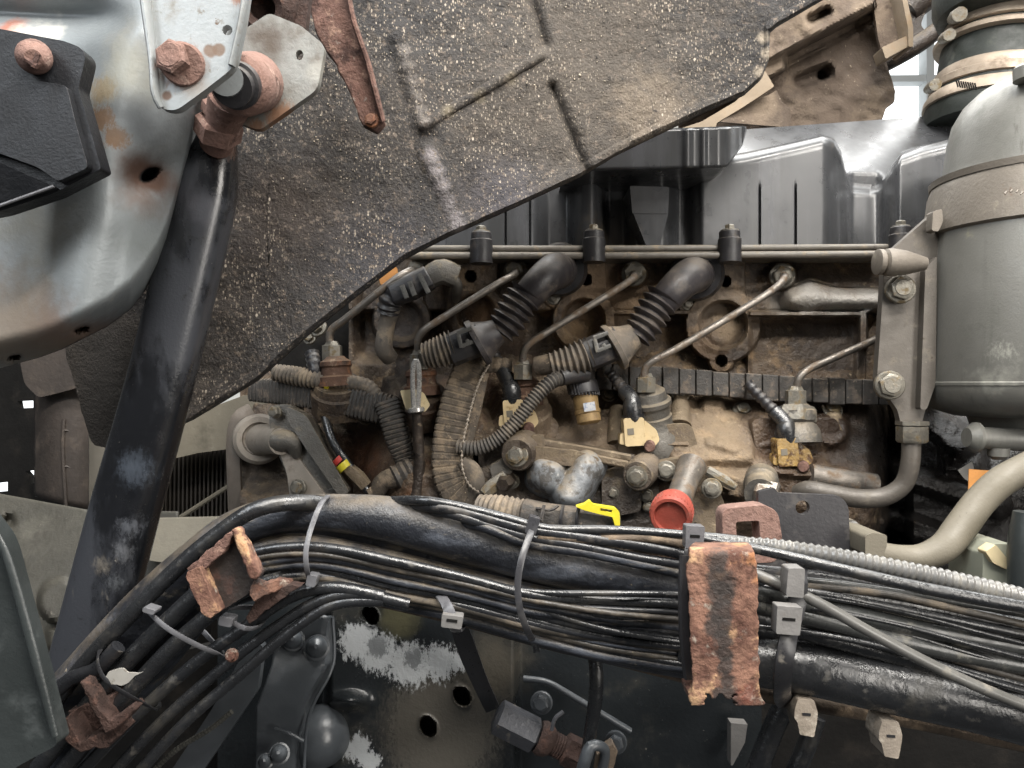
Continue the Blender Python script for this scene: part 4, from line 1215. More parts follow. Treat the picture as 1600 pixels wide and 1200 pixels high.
build('intake_cap', G().lathe((1585, 30, 1.08), (1590, -60, 1.08), [(0, 80), (.06, 108), (.25, 115), (1, 118)], 48), 'airhose', t)

t = thing('heater_hose', 'speckled beige hose bending up behind the cables at right', 'hose', (1450, 880, .66))
build('hose_body', G().tube([(1366, 862, .66), (1400, 869, .66), (1440, 870, .66), (1475, 855, .66), (1500, 825, .665), (1530, 785, .67), (1565, 752, .67), (1615, 725, .67)],
                            [18, 18, 20, 22.5, 23.5, 23, 23, 23], 22, 44), 'beige', t)
build('quick_coupler', G().plate(rpoly([(1352, 838), (1362, 832), (1386, 836), (1386, 852), (1380, 872), (1352, 868)], 4), .632, .05), 'beige', t, bev=.003)
build('coupler_ring', G().lathe((1342, 852, .655), (1358, 856, .655), [(0, 22), (.4, 24), (.5, 18), (1, 20)], 20), 'beige', t)
t = thing('striped_connector', 'pale ridged connector wedged behind the dark bracket', 'connector', (1335, 850, .69))
build('connector_body', G().plate(rpoly([(1322, 812), (1335, 812), (1348, 824), (1348, 868), (1322, 870)], 4), .69, .03), 'greycast', t, bev=.002)
g = G()
for i in range(3): g.plate([(1324, 820 + i * 14), (1338, 815 + i * 14), (1344, 820 + i * 14), (1324, 828 + i * 14)], .685, .012)
build('connector_rib', g, 'tiewhite', t, bev=.001)

t = thing('paper_tag', 'small square orange paper tag beside the beige hose', 'tag', (1535, 770, .78))
build('tag_face', G().plate([(1514, 733), (1557, 736), (1554, 770), (1513, 765)], lambda x, y: .76 + (x - 1535) * .0002, .0008), 'orangetag', t)
t = thing('torn_label', 'scrap of torn white label beside the orange tag', 'label', (1510, 735, .79))
build('label_face', G().plate([(1497, 735), (1508, 728), (1519, 721), (1522, 732), (1516, 745), (1513, 752), (1506, 747)], .785, .0008), 'whitepaper', t)
t = thing('relay_box', 'pale green grey box peeping above the cables at right edge', 'box', (1556, 910, .64))
build('box_shell', G().plate(rpoly([(1536, 866), (1554, 850), (1582, 850), (1582, 915), (1535, 915)], 3), .64, .05), 'palegreen', t, bev=.002)
build('box_lid', G().plate(rpoly([(1540, 862), (1556, 851), (1580, 880), (1578, 892), (1552, 880)], 3), .634, .012), 'palecard', t, bev=.001)
t = thing('dark_post', 'dark green black post rising behind the cables at the right edge', 'post', (1600, 920, .62))
build('post_body', G().tube([(1605, 930, .62), (1604, 850, .62), (1606, 800, .62)], [26, 26, 20], 14, 12), 'fender', t)

# ================================================================== UPPER RIGHT: CAB FLOOR
t = thing('cab_floor', 'tan dust covered underside of the cab floor above the valve cover', 'cab floor', (1280, 190, 1.25))
def f_cab(X, Y):
    d = 1.24 - .0 * X
    # ribs run parallel to the slanted edge
    s = (Y + (X - 1190) * .52 - 60)
    d = d - .05 * sm(70, 62, s) - .0 * s
    d = d - .03 * (1 - sm(34, 44, s)) + .06 * boxm(X, s, 1225, 1380, 44, 66, 5)
    d = d + .03 * caps(X, Y, 1250, 128, 1290, 112, 12, 5) + .03 * disc(X, Y, 1285, 118, 9, 4)
    d = d + .03 * caps(X, Y, 1268, 30, 1292, 18, 8, 4)
    d = d + .012 * vn(X, Y, 40, 3) + .006 * vn(X, Y, 13, 4)
    return d
xs = np.arange(1060, 1400, 2.)
cb_top = pw((1060, 150), (1190, 40), (1290, -40), (1362, -40), (1372, 40), (1380, 85), (1400, 150))
cb_bot = pw((1060, 212), (1180, 204), (1375, 196), (1384, 170), (1396, 160), (1400, 152))
build('floor_pressing', G().strip(xs, cb_top, cb_bot, 90, f_cab), 'tan', t, solid=.004, ang=50)
build('edge_strip', G().plate(rpoly([(1050, 205), (1096, 190), (1150, 158), (1195, 110), (1210, 135), (1195, 145), (1160, 168), (1120, 192), (1118, 200)], 3), 1.17, .01), 'tanlight', t, bev=.001)
g = G()
rr = random.Random(4)
pl = [(1126, 192), (1150, 176), (1172, 158), (1200, 147), (1212, 142), (1222, 160), (1236, 170), (1238, 190), (1232, 198)]
build('torn_flap', G().plate([(x + rr.uniform(-2, 2), y + rr.uniform(-2, 2)) for x, y in pl], lambda x, y: 1.19 + .0004 * (x - 1180), .004), 'tan', t)
build('box_flange', G().plate(rpoly([(1360, -30), (1418, -30), (1420, 50), (1424, 70), (1380, 88), (1372, 60)], 3), 1.2, .006), 'tan', t, bev=.001)
build('flange_lip', G().plate(rpoly([(1404, -30), (1411, -30), (1427, 42), (1427, 73), (1420, 73), (1419, 44)], 2), 1.17, .05), 'tanlight', t, bev=.001)
build('flange_lip', G().plate(rpoly([(1378, 74), (1416, 56), (1420, 72), (1384, 92)], 2), 1.175, .03), 'tanlight', t, bev=.001)
build('cross_tube', G().tube([(1360, 110, 1.3), (1430, 72, 1.3), (1482, 34, 1.3)], [14, 14, 13], 14, 12), 'darkcast', t)
build('rear_tube', G().tube([(1415, 20, 1.32), (1440, -5, 1.32), (1470, -40, 1.32)], [20, 26, 30], 14, 10), 'darkcast', t)
build('rear_gusset', G().plate(rpoly([(1420, -20), (1462, -20), (1446, 20), (1438, 40), (1452, 52), (1424, 68)], 8), 1.31, .02), 'darkcast', t, bev=.002)

# ================================================================== LINER
lb = pw((104, 545), (110, 575), (118, 600), (145, 688), (152, 696), (172, 700), (220, 688), (300, 652), (400, 592), (480, 520), (560, 456), (630, 402), (700, 366), (800, 322),
        (905, 273), (960, 240), (1100, 172), (1160, 146), (1186, 122), (1196, 96), (1197, 92), (1199, 50), (1210, 40), (1275, 2), (1340, -35), (1440, -90), (1640, -255))
lt = lambda x: np.where(x < 250, 440 - 0 * x, np.where(x < 420, 440 - (x - 250) * 2.9, -260 + 0 * x))
def Yliner(X, Y):
    return .60 + (X - 100) / 1100 * .10


def f_liner(X, Y):
    d = Yliner(X, Y)
    # ridges and grooves pressed into the rubber
    d = d - .005 * caps(X, Y, 625, 55, 662, 185, 14, 12) - .005 * caps(X, Y, 668, 235, 722, 345, 14, 12)
    d = d + .009 * caps(X, Y, 822, -30, 850, 70, 9, 7) + .009 * caps(X, Y, 862, 138, 912, 262, 9, 7)
    d = d - .004 * caps(X, Y, 662, 196, 845, 88, 4, 3)
    s = segd(X, Y, 700, 366, 1160, 146)
    e = lb(X) - Y
    d = d - .003 * sm(14, 6, e) * sm(250, 300, X) + .012 * sm(5, 0, e) * sm(250, 300, X)
    d = d - .02 * sm(1150, 1195, X) * 0
    d = d + .01 * vn(X, Y, 120, 1) + .003 * vn(X, Y, 33, 2) + .0009 * vn(X, Y, 8, 3)
    d = d + .03 * sm(240, 120, X)
    return d


xs = np.concatenate([np.arange(104, 1190, 3.), np.arange(1190, 1200, 1.), np.arange(1201, 1641, 4.)])
t = thing('wheel_arch_liner', 'mud speckled dark rubber liner slanting across in front of the engine', 'liner', (600, 420, .65))
build('liner_sheet', G().strip(xs, lt, lb, 230, f_liner), 'liner', t, solid=.005, ang=60)
#build('worn_corner', G().tube([(1176, 45, .697), (1192, 58, .696), (1199, 82, .695), (1190, 112, .694), (1172, 134, .694)], [6, 8, 9, 8, 5], 10, 20, flat=.6), 'linerpale', t)
g = G(); rr = random.Random(12)
for i in range(500):
    x = rr.uniform(400, 1180); y = rr.uniform(5, 560)
    if y > float(lb(x)) - 15 or y < float(lt(np.array([x]))[0]) + 5: continue
    q = np.array([[x]]); z = np.array([[y]])
    Yd = float(f_liner(q, z)[0, 0]) - .0036
    s = rr.uniform(.6, 1.9) * (1.6 if rr.random() < .05 else 1)
    a = rr.uniform(0, 6.3)
    p = [(x + s * rr.uniform(.6, 1.3) * math.cos(a + k * 1.05), y + s * rr.uniform(.6, 1.5) * math.sin(a + k * 1.05)) for k in range(6)]
    c = P(x, y, Yd - .0012)
    vs = [P(px, py, Yd + .002) for px, py in p] + [c]
    g.add(vs, [(k, (k + 1) % 6, 6) for k in range(6)])
o = build('mud_chip', g, 'mudchip', t)
o['kind'] = 'stuff'

# ================================================================== LEFT: CAB SIDE PANEL + HINGE + STRUT
pb = pw((-60, 585), (0, 572), (60, 556), (95, 543), (125, 528), (165, 508), (200, 482), (222, 455), (242, 424), (256, 392), (266, 360), (278, 320), (290, 270), (302, 210),
        (330, 150), (362, 80), (384, 10), (396, -58))
def f_panel(X, Y):
    d = .50 + 0 * X
    # long pressed ridge
    xr = 188 - np.clip(Y - 150, -200, 400) * .22
    d = d - .020 * np.exp(-((X - xr) / 60.)**2) * sm(-60, 60, Y)
    d = d + .05 * np.clip((X - 190) / 120, 0, 1)**2 * sm(120, 330, Y)
    d = d + .010 * sm(0, 1, (X - xr - 60) / 80)
    e = pb(X) - Y
    d = d + .05 * np.clip((48 - e) / 48, 0, 1)**2
    d = d + .016 * np.exp(-((Y - 20 - X * .05) / 26.)**2) * sm(230, 150, X)
    dd = np.hypot((X - 232) / 1.25, (Y - 273) + (X - 232) * .25)
    d = d + .010 * np.exp(-(dd / 30.)**2) + .045 * (1 - sm(11, 15, dd))
    dd = np.hypot((X - 126) / 2.3, (Y - 513) + (X - 126) * .22)
    d = d + .03 * (1 - sm(4.5, 7.5, dd))
    dd = np.hypot((X - 22) / 2.3, (Y - 556) + (X - 22) * .12)
    d = d + .03 * (1 - sm(4, 6.5, dd))
    d = d + .003 * vn(X, Y, 140, 6)
    return d


t = thing('cab_panel', 'weathered grey metal cab panel with rusty holes at left', 'metal panel', (150, 560, .5))
build('panel_sheet', G().strip(np.arange(-60, 397, 2.), lambda x: -60 + 0 * x, pb, 240, f_panel), 'panel', t, solid=.003, ang=60)
t = thing('corner_moulding', 'black plastic corner moulding held by a rusty round bolt', 'plastic moulding', (80, 330, .46))
fm = lambda x, y: .452 + .00035 * np.maximum(0, 60 - y * .3 - x * .0) - .0001 * x
build('moulding_shell', G().plate(rpoly([(-40, 36), (0, 45), (100, 64), (126, 74), (134, 88), (122, 138), (140, 200), (158, 264), (84, 302), (0, 330), (-40, 338)],
                                        [2, 4, 8, 8, 8, 6, 10, 5, 6, 4, 2]), .452, .012), 'blackplastic', t, bev=.003)
build('raised_face', G().plate(rpoly([(-40, 128), (60, 126), (104, 134), (120, 200), (138, 262), (90, 284), (60, 262), (0, 240), (-40, 232)], 8), .446, .008), 'blackplastic', t, bev=.002)
build('folded_flap', G().plate(rpoly([(-40, 246), (0, 254), (84, 291), (0, 322), (-40, 336)], 2), lambda x, y: .442 + .0001 * (y - 250), .008), 'blackplastic', t, bev=.0015)
build('flap_highlight', G().tube([(-20, 328, .4415), (0, 321, .4415), (84, 291, .4455)], 2.4, 8, 12), 'tie', t)  # pale grey line drawn in as the highlight on the flap's edge
g = G().lathe((54, 88, .452), (52, 90, .435), [(0, 26), (.5, 26), (.8, 22), (1, 12)], 24)
build('round_bolt', g, 'pinkrust', t)
g = G().tube([(40, 92, .434), (58, 104, .434)], 4, 6, 4); g.tube([(60, 84, .434), (52, 106, .434)], 4, 6, 4)
build('bolt_scar', g, 'rust', t)

t = thing('hinge_bracket', 'pale steel hinge bracket with two plates and rusty pivot bolt above the strut', 'bracket', (310, 170, .43))
hf_ = lambda x, y: .43
build('front_plate', G().plate(rpoly([(226, -40), (392, -40), (382, 30), (366, 105), (318, 142), (274, 174), (246, 168), (238, 90)], [2, 2, 6, 16, 6, 14, 12, 6]), .43, .006,
                               holes=[circ(355, 47, 8, 16)]), 'plate', t, bev=.0018)
build('turned_edge', G().tube([(222, -40, .428), (230, 20, .428), (240, 100, .428), (244, 150, .428), (252, 168, .43)], [7, 7, 6, 6, 5], 12, 20, flat=2.), 'plate', t)
build('turned_edge', G().tube([(388, -40, .428), (378, 30, .428), (362, 103, .43)], [5, 5, 5], 10, 12, flat=2.), 'plate', t)
build('rear_plate', G().plate(rpoly([(360, 60), (420, 20), (470, 40), (508, 72), (496, 140), (405, 204), (368, 190)], [4, 8, 8, 10, 12, 10, 6]), .515, .006,
                              holes=[circ(468, 86, 6, 12, 8)]), 'platedark', t, bev=.0018)
g = G().bolt(280, 98, .43, 27, (-.12, -1, .02), .85, washer=0, ph=.1)
g.lathe((288, 101, .432), (284, 100, .424), [(0, 33), (.8, 33), (1, 30)], 24)
build('pivot_bolt', g, 'pinkrust', t)
build('hub_plate', G().plate(rpoly([(376, -60), (490, -60), (476, 50), (430, 96), (372, 120)], 6), .528, .008), 'rustdark', t)
build('hub', G().lathe((412, 12, .54), (408, 10, .505), [(0, 60), (.4, 58), (.7, 46), (.8, 30), (.7, 20), (.2, 18)], 32, capb=False), 'rustdark', t)
build('spacer', G().lathe((352, 122, .45), (362, 128, .475), [(0, 26), (1, 30)], 20), 'plate', t)

t = thing('tilt_strut', 'scuffed black tilt strut with rusty rod end leaning down to the cables', 'strut', (160, 1000, .56))
build('rod_eye', G().lathe((372, 134, .465), (402, 128, .515), [(0, 30), (.08, 42), (.15, 46), (.8, 47), (.92, 43), (1, 36)], 32), 'pinkrust', t)
build('bush', G().lathe((362, 136, .455), (376, 132, .47), [(0, 31), (.4, 31), (.45, 36), (1, 36)], 28), 'rubber', t)
build('rod_shank', G().lathe((338, 226, .54), (362, 150, .50), [(0, 26), (.3, 28), (.5, 27), (.7, 30), (1, 34)], 24), 'pinkrust', t)
build('lock_nut', G().lathe((339, 216, .53), (344, 186, .52), [(0, 31), (.1, 36), (.85, 36), (1, 31)], 6), 'pinkrust', t)
build('lock_nut', G().lathe((346, 182, .52), (350, 164, .515), [(0, 28), (.1, 32), (.85, 32), (1, 28)], 6), 'pinkrust', t)
build('tube', G().tube([(340, 214, .55), (336, 236, .552), (328, 268, .553), (320, 310, .555), (250, 600, .56), (195, 800, .565), (130, 1050, .57)],
                       [30, 34, 43, 47, 49, 51, 53], 28, 60, flat=.8, sq=.78), 'strut', t, ang=40)

t = thing('rusty_bar', 'flat rust eaten bar hanging over the speckled liner', 'metal bar', (580, 200, .6))
rr = random.Random(8)
def jag(pts, step, amp, seed=1):
    r = random.Random(seed); out = []
    for i in range(len(pts)):
        a, b = pts[i], pts[(i + 1) % len(pts)]
        L = math.hypot(b[0] - a[0], b[1] - a[1]); n = max(1, int(L / step))
        for k in range(n):
            q = k / n
            out.append((a[0] + (b[0] - a[0]) * q + r.uniform(-amp, amp), a[1] + (b[1] - a[1]) * q + r.uniform(-amp, amp)))
    return out
build('bar_face', G().plate(jag([(474, -40), (540, -40), (552, 30), (574, 96), (586, 145), (600, 190), (588, 206), (566, 196), (548, 148), (524, 100), (494, 56)], 11, 1.6), lambda x, y: .575 + .0001 * y, .008), 'rust', t, bev=.001)
build('folded_edge', G().tube([(540, -40, .57), (552, 30, .572), (574, 96, .58), (587, 145, .585), (599, 190, .59)], [4, 4.5, 5, 5, 4], 8, 30, flat=1.6), 'rust', t)
build('end_bolt', G().bolt(581, 188, .592, 9, (-.2, -1, .1), .7, washer=1.3), 'rust_orange', t)

# ================================================================== LEFT MIDDLE: RADIATOR, FAN SHROUD, BELT
t = thing('dark_backdrop', 'black sheet standing in for the background darkness at left, with small bright slots', 'panel', (60, 760, 1.0))  # made-up sheet painting the darkness behind, its slots are the bright gaps
build('dark_sheet', G().plate([(-120, 540), (130, 540), (150, 800), (-120, 800)], 1.02, .01,
                               holes=[[(28, 627), (52, 626), (52, 637), (30, 638)], [(40, 737), (64, 733), (63, 752), (46, 757), (46, 744)], [(-12, 756), (12, 753), (12, 768), (-12, 770)]]), 'dark', t)
t = thing('fan_cowl', 'dark brown fan cowl edge with moulded ribs at left', 'fan cowl', (100, 800, .95))
def f_cowl(X, Y): return .95 - .035 * np.sqrt(np.clip(1 - ((X - 100) / 45.)**2, 0, 1)) + 0 * Y
build('cowl_wall', G().strip(np.arange(56, 138, 3.), pw((56, 588), (137, 560)), pw((56, 775), (137, 797)), 20, f_cowl), 'darkbrown', t, solid=.004)
g = G(); g.tube([(100, 655, .912), (98, 700, .912), (103, 790, .912)], 3, 6, 10); g.tube([(99, 672, .912), (122, 676, .92)], 2.5, 6, 4); g.tube([(98, 728, .912), (124, 733, .92)], 2.5, 6, 4)
build('cowl_rib', g, 'darkbrown', t)
build('cowl_hood', G().plate(rpoly([(30, 560), (130, 535), (140, 600), (100, 612), (60, 622), (38, 600)], 8), .90, .02), 'darkbrown', t, bev=.003)
t = thing('fan_shroud', 'pale curved fan shroud ring behind the strut', 'fan shroud', (250, 720, 1.05))
build('shroud_wall', G().plate(rpoly([(126, 600), (215, 600), (215, 840), (136, 840), (128, 740)], 4), .99, .02), 'shroudpale', t, bev=.003)
build('shroud_lip', G().plate(rpoly([(250, 660), (320, 640), (380, 618), (420, 612), (420, 690), (372, 700), (310, 708), (240, 724)], 6), 1.0, .02), 'shroud', t, bev=.004)
t = thing('radiator', 'dark radiator core of thin vertical fins below the shroud', 'radiator', (300, 810, 1.06))
build('core_backing', G().plate([(225, 690), (400, 680), (400, 830), (225, 830)], 1.08, .02), 'dark', t)
first = None
for i in range(23):
    x = 232 + i * 6.6
    g = G().plate([(x, 700), (x + 2.6, 700), (x + 1.6, 822), (x - 1, 822)], 1.06, .02)
    build('fin', g, 'fin', t)
t = thing('cowl_stay', 'thin pale stay rod slanting across the radiator fins', 'stay rod', (315, 785, 1.0))
build('stay_rod', G().tube([(272, 815, 1.), (320, 784, 1.), (362, 757, 1.)], 4, 8, 8), 'shroud', t)
t = thing('drive_belt', 'grey brown drive belt running vertically beside the pale pulley', 'belt', (366, 780, .95))
build('belt_run', G().tube([(392, 640, .97), (374, 652, .96), (366, 680, .955), (366, 740, .95), (370, 830, .95)], [10, 11, 11, 11, 11], 8, 24, sq=.4, flat=.5), 'belt', t)
t = thing('idler_pulley', 'pale dusty idler pulley with round hub', 'pulley', (410, 720, .95))
build('pulley_rim', G().lathe((402, 686, .96), (406, 686, .925), [(0, 34), (.1, 39), (.9, 39), (1, 34), (1, 26), (.9, 24)], 40), 'pulley', t)
build('pulley_hub', G().lathe((404, 686, .94), (440, 690, .88), [(0, 25), (.3, 25), (.35, 22), (1, 20)], 28), 'pulley', t)
t = thing('alternator_bracket', 'triangular grey cast bracket arm between the pulley and the orange rust', 'bracket', (480, 770, .9))
fb = lambda x, y: .895 - .0001 * (y - 640)
build('bracket_arm', G().plate(rpoly([(424, 634), (448, 630), (478, 648), (545, 768), (540, 800), (455, 800), (448, 740), (425, 690), (420, 655)], [8, 10, 14, 10, 2, 2, 10, 12, 10]), fb, .03), 'greycast', t, bev=.004)
build('arm_rib', G().plate(rpoly([(446, 634), (478, 648), (546, 770), (528, 774), (470, 690), (450, 660)], [6, 12, 6, 6, 10, 8]), lambda x, y: fb(x, y) - .012, .03), 'greycast', t, bev=.004)
build('arm_web', G().plate(rpoly([(430, 690), (456, 700), (520, 790), (455, 800), (448, 740)], 8), lambda x, y: fb(x, y) - .004, .02), 'pulley', t, bev=.003)
build('arm_bolt', G().bolt(431, 644, .888, 9, (-.3, -1, .1), .9, washer=1.1), 'bolt', t)
build('arm_bolt', G().bolt(466, 762, .872, 11, (-.2, -1, .1), .6, washer=1.2), 'bolt', t)
build('pulley_spindle', G().tube([(430, 688, .885), (455, 692, .882), (465, 715, .885)], [20, 16, 6], 14, 12), 'greycast', t)
t = thing('taped_connector', 'small connector marked with red and yellow tape beside the bracket arm', 'connector', (545, 735, .88))
build('connector_body', G().tube([(540, 728, .882), (558, 744, .88), (572, 760, .88)], [9, 11, 10], 10, 8, sq=.7), 'tancast', t)
build('yellow_tape', G().lathe((534, 724, .88), (541, 732, .88), [(0, 12), (1, 12)], 14), 'yellow', t)
build('red_tape', G().lathe((526, 716, .882), (532, 722, .882), [(0, 10), (1, 10)], 14), 'redlead', t)
build('connector_tail', G().tube([(575, 764, .88), (590, 782, .88)], [7, 6], 8, 6), 'loomtan', t)

t = thing('cross_member', 'dusty olive grey cross member panel behind foot of strut', 'cross member', (180, 960, .8))
def f_cm(X, Y): return .84 - .0004 * (Y - 780) + .006 * vn(X, Y, 60, 4) + .01 * disc(X, Y, 15, 815, 10, 4) - .02 * disc(X, Y, 95, 940, 32, 4) - .02 * boxm(X, Y, 78, 112, 985, 1012, 5)
build('member_web', G().strip(np.arange(-60, 280, 3.), pw((-60, 758), (0, 772), (136, 797), (280, 800)), pw((-60, 1090), (280, 1060)), 60, f_cm), 'olive', t, solid=.004)
build('member_flange', G().plate(rpoly([(210, 812), (342, 809), (300, 850), (262, 880), (205, 872)], 6), lambda x, y: .80 - .0006 * (y - 810), .01), 'shroud', t, bev=.002)
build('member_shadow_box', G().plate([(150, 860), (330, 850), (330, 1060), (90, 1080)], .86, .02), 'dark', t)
g = G().plate(rpoly([(82, 960), (112, 945), (110, 962)], 3), .75, .01); g.plate(rpoly([(60, 998), (92, 994), (90, 1010), (62, 1012)], 3), .75, .015)
build('weld_tab', g, 'shroud', t, bev=.001)

t = thing('front_fender', 'green black plastic fender edge in the lower left corner', 'fender', (40, 1190, .42))
build('fender_skin', G().plate(rpoly([(-60, 760), (0, 838), (10, 862), (58, 1040), (90, 1164), (30, 1196), (-60, 1260)], [2, 10, 10, 20, 8, 6, 2]), .42, .012), 'fender', t, bev=.004)
build('fender_edge', G().tube([(-6, 832, .417), (10, 868, .416), (30, 935, .415), (58, 1040, .415), (86, 1150, .416)], [5, 7, 8, 8, 6], 12, 30, flat=.7), 'fender', t)
# ================================================================== CHASSIS RAIL (below the cables)
t = thing('chassis_rail', 'glossy black chassis rail with peeling white paint patch below the cables', 'chassis rail', (700, 1200, .6))
def f_ch(X, Y):
    d = .60 + .0 * X + .02 * sm(800, 815, X) + .012 * sm(735, 765, X) * 0
    d = d + .006 * vn(X, Y, 90, 2)
    for cx, cy, rx, ry in ((579, 962, 12, 14), (722, 1088, 13, 14), (669, 1135, 13, 15)):
        q = np.hypot((X - cx) / rx, (Y - cy - (X - cx) * .3) / ry)
        d = d + .04 * (1 - sm(.85, 1.05, q)) - .0015 * np.exp(-((q - 1.15) / .12)**2)
    d = d + .02 * sm(520, 505, X)
    d = d - .016 * np.exp(-(((X - 545) / 26.)**2 + ((Y - 1095) / 12.)**2)) - .012 * np.exp(-((X - 560) / 9.)**2) * sm(1130, 1150, Y) * 0
    return d
build('rail_web', G().hf(340, 1190, 900, 1230, 2.5, f_ch), 'chassis', t, ang=55)
build('dark_fill_sheet', G().plate([(1150, 930), (2150, 1000), (2150, 1400), (1720, 1400), (1230, 1300), (1195, 1240), (1150, 1230)], .72, .01), 'dark', t)  # black sheet added as fill so the lower right stays dark
t = thing('mounting_bracket', 'curved glossy black bracket bolted to the rail at lower left of centre', 'bracket', (460, 1190, .55))
def f_mb(X, Y):
    s = X - pw((960, 522), (1035, 520), (1100, 485), (1230, 468))(Y)
    return .578 - .012 * np.sin(np.clip((Y - 1000) / 140, 0, 1) * 3.14) + .03 * sm(-14, 0, s) + .004 * vn(X, Y, 70, 5)
xr = pw((960, 520), (1030, 521), (1050, 518), (1100, 486), (1230, 470))
ys = np.arange(962, 1231, 3.)
lx = pw((962, 455), (1000, 430), (1040, 425), (1100, 402), (1230, 400))
A = []
for y in ys:
    a, b = float(lx(y)), float(xr(y))
    A.append([P(x, y, float(f_mb(np.array([x]), np.array([y]))[0])) for x in np.linspace(a, b, 26)])
build('bracket_face', G().grid(np.array(A)), 'blackgloss', t, solid=.005, ang=60)
build('bracket_rim', G().tube([(520, 965, .585), (522, 1030, .578), (514, 1056, .572), (492, 1096, .568), (480, 1130, .568), (474, 1230, .57)], 2.6, 10, 40), 'blackgloss', t)
build('rounded_lobe', G().lathe((500, 1150, .60), (498, 1148, .578), [(0, 48), (.5, 42), (.85, 28), (1, 10)], 32), 'blackgloss', t)
build('fold_crease', G().tube([(430, 1138, .565), (452, 1146, .562), (474, 1158, .563)], 3, 8, 10), 'blackgloss', t)
for (x, y, Y, r, l) in ((459, 1000, .575, 14, 0), (496, 1012, .572, 16, 0), (430, 1012, .58, 8, 0), (437, 1178, .555, 13, 0), (415, 1190, .555, 10, 0)):
    build('dome_nut', G().lathe((x, y, Y), (x - 2, y - 2, Y - .018), [(0, r * 1.25), (.2, r * 1.25), (.22, r), (.55, r), (.8, r * .7), (1, r * .2)], 18), 'blackgloss', t)
t = thing('rail_gusset', 'long black gusset plate edge rising at lower left of the bracket', 'gusset', (330, 1190, .55))
build('gusset_plate', G().plate(rpoly([(392, 1000), (412, 1010), (402, 1080), (300, 1230), (250, 1230), (330, 1110)], 6), .545, .008), 'blackgloss', t, bev=.0015)
build('dark_backing', G().plate([(-160, 1040), (60, 1060), (420, 990), (420, 1300), (-160, 1300)], .64, .01), 'dark', t)  # dark sheet added behind to blacken the lower left gap

t = thing('threaded_stay', 'thin wet threaded rod sloping across the lower left', 'rod', (290, 1150, .53))
build('rod', G().tube([(230, 1215, .53), (275, 1172, .53), (330, 1138, .53), (362, 1112, .53)], 4.6, 8, rib=(30, .2, 4)), 'rodwet', t)
t = thing('rusty_mount', 'torn rusty mounting piece under the cables in the lower left corner', 'mount', (140, 1160, .5))
build('mount_ear', G().plate(jag([(95, 1128), (108, 1118), (112, 1140), (124, 1160), (150, 1150), (176, 1134), (186, 1150), (168, 1168), (140, 1170), (125, 1178), (112, 1168), (102, 1156)], 6, 2., 3), .455, .02), 'rustdark', t, bev=.001)
build('mount_blade', G().plate(jag([(124, 1066), (134, 1070), (160, 1112), (172, 1126), (206, 1102), (212, 1108), (182, 1140), (165, 1148), (144, 1112)], 7, 1.5, 4), .45, .012), 'rustdark', t, bev=.001)
build('mount_block', G().plate(jag([(105, 1110), (170, 1090), (186, 1150), (120, 1166)], 9, 2, 5), .47, .02), 'rustdark', t, bev=.001)

# brake fittings at the bottom
t = thing('brake_coupling', 'rusty hexagon pipe coupling on the rail at bottom centre', 'pipe coupling', (860, 1190, .56))
Yq = .56
build('hex_body', G().lathe((775, 1118, Yq), (842, 1152, Yq), [(0, 20), (.05, 27), (.9, 27), (.95, 22), (1, 20)], 6), 'greydark', t)
build('collar', G().lathe((840, 1150, Yq), (862, 1160, Yq), [(0, 24), (.3, 27), (.7, 25), (1, 20)], 20), 'rustdark', t)
build('thread', G().tube([(858, 1158, Yq), (884, 1172, Yq)], [19, 19], 16, rib=(7, .1, 5)), 'rustdark', t)
build('hex_nut', G().lathe((880, 1168, Yq), (916, 1186, Yq), [(0, 20), (.08, 25), (.9, 25), (1, 20)], 6), 'rustdark', t)
build('clamp_loop', G().tube([(905, 1225, .545), (915, 1185, .535), (925, 1165, .535), (945, 1172, .54), (935, 1225, .55)], [9, 10, 9, 8, 8], 10, 24), 'blackgloss', t)
build('tail_plate', G().plate(jag([(932, 1180), (958, 1160), (966, 1175), (950, 1230), (928, 1230)], 9, 1.5, 6), .548, .01), 'mudcable', t, bev=.001)
build('end_nut', G().bolt(962, 1160, .56, 13, (-.2, -1, .2), .8), 'blackgloss', t)
build('wire_clip', G().tube([(862, 1140, .545), (868, 1122, .54), (880, 1112, .54)], 3.2, 8, 10), 'tie', t)
build('rail_nut', G().bolt(846, 1098, .605, 13, (-.2, -1, .2), .8), 'blackgloss', t)
t = thing('brake_hose', 'thin black brake hose dropping from the cables to the coupling', 'hose', (920, 1160, .56))
build('hose_body', G().tube([(928, 1020, .555), (932, 1055, .55), (928, 1110, .55), (920, 1160, .55), (916, 1185, .55)], [11, 11, 11, 10, 10], 14, 24), 'cableclean', t)
t = thing('brake_pipe', 'thin black brake pipe sloping right across the dark rail', 'pipe', (900, 1100, .6))
build('pipe_run', G().tube([(818, 1060, .598), (855, 1066, .595), (895, 1088, .595), (940, 1115, .595), (985, 1142, .597)], 5, 10, 24), 'blackgloss', t)
t = thing('hanging_strap', 'black strap hanging from the pale tie over the rail', 'strap', (745, 1100, .57))
build('strap_band', G().tube([(716, 975, .545), (732, 1020, .56), (750, 1065, .575), (770, 1108, .585)], [14, 15, 13, 12], 8, 14, sq=.4, flat=.25), 'tieblack', t)
t = thing('pale_gap', 'pale wedge standing in for a bright gap below the rusty clamp', 'spacer', (1155, 1190, .6))
build('wedge', G().plate([(1142, 1130), (1168, 1132), (1164, 1160), (1145, 1196), (1142, 1196)], .6, .01), 'tiewhite', t)  # pale plate painted in place of a bright gap in the dark background
t = thing('lower_cable', 'pair of black hoses leaving the bottom edge below the white zip tie', 'hose', (1200, 1200, .55))
build('hose_body', G().tube([(1235, 1085, .54), (1212, 1130, .54), (1180, 1210, .54)], 17, 14, 14), 'cableclean', t)
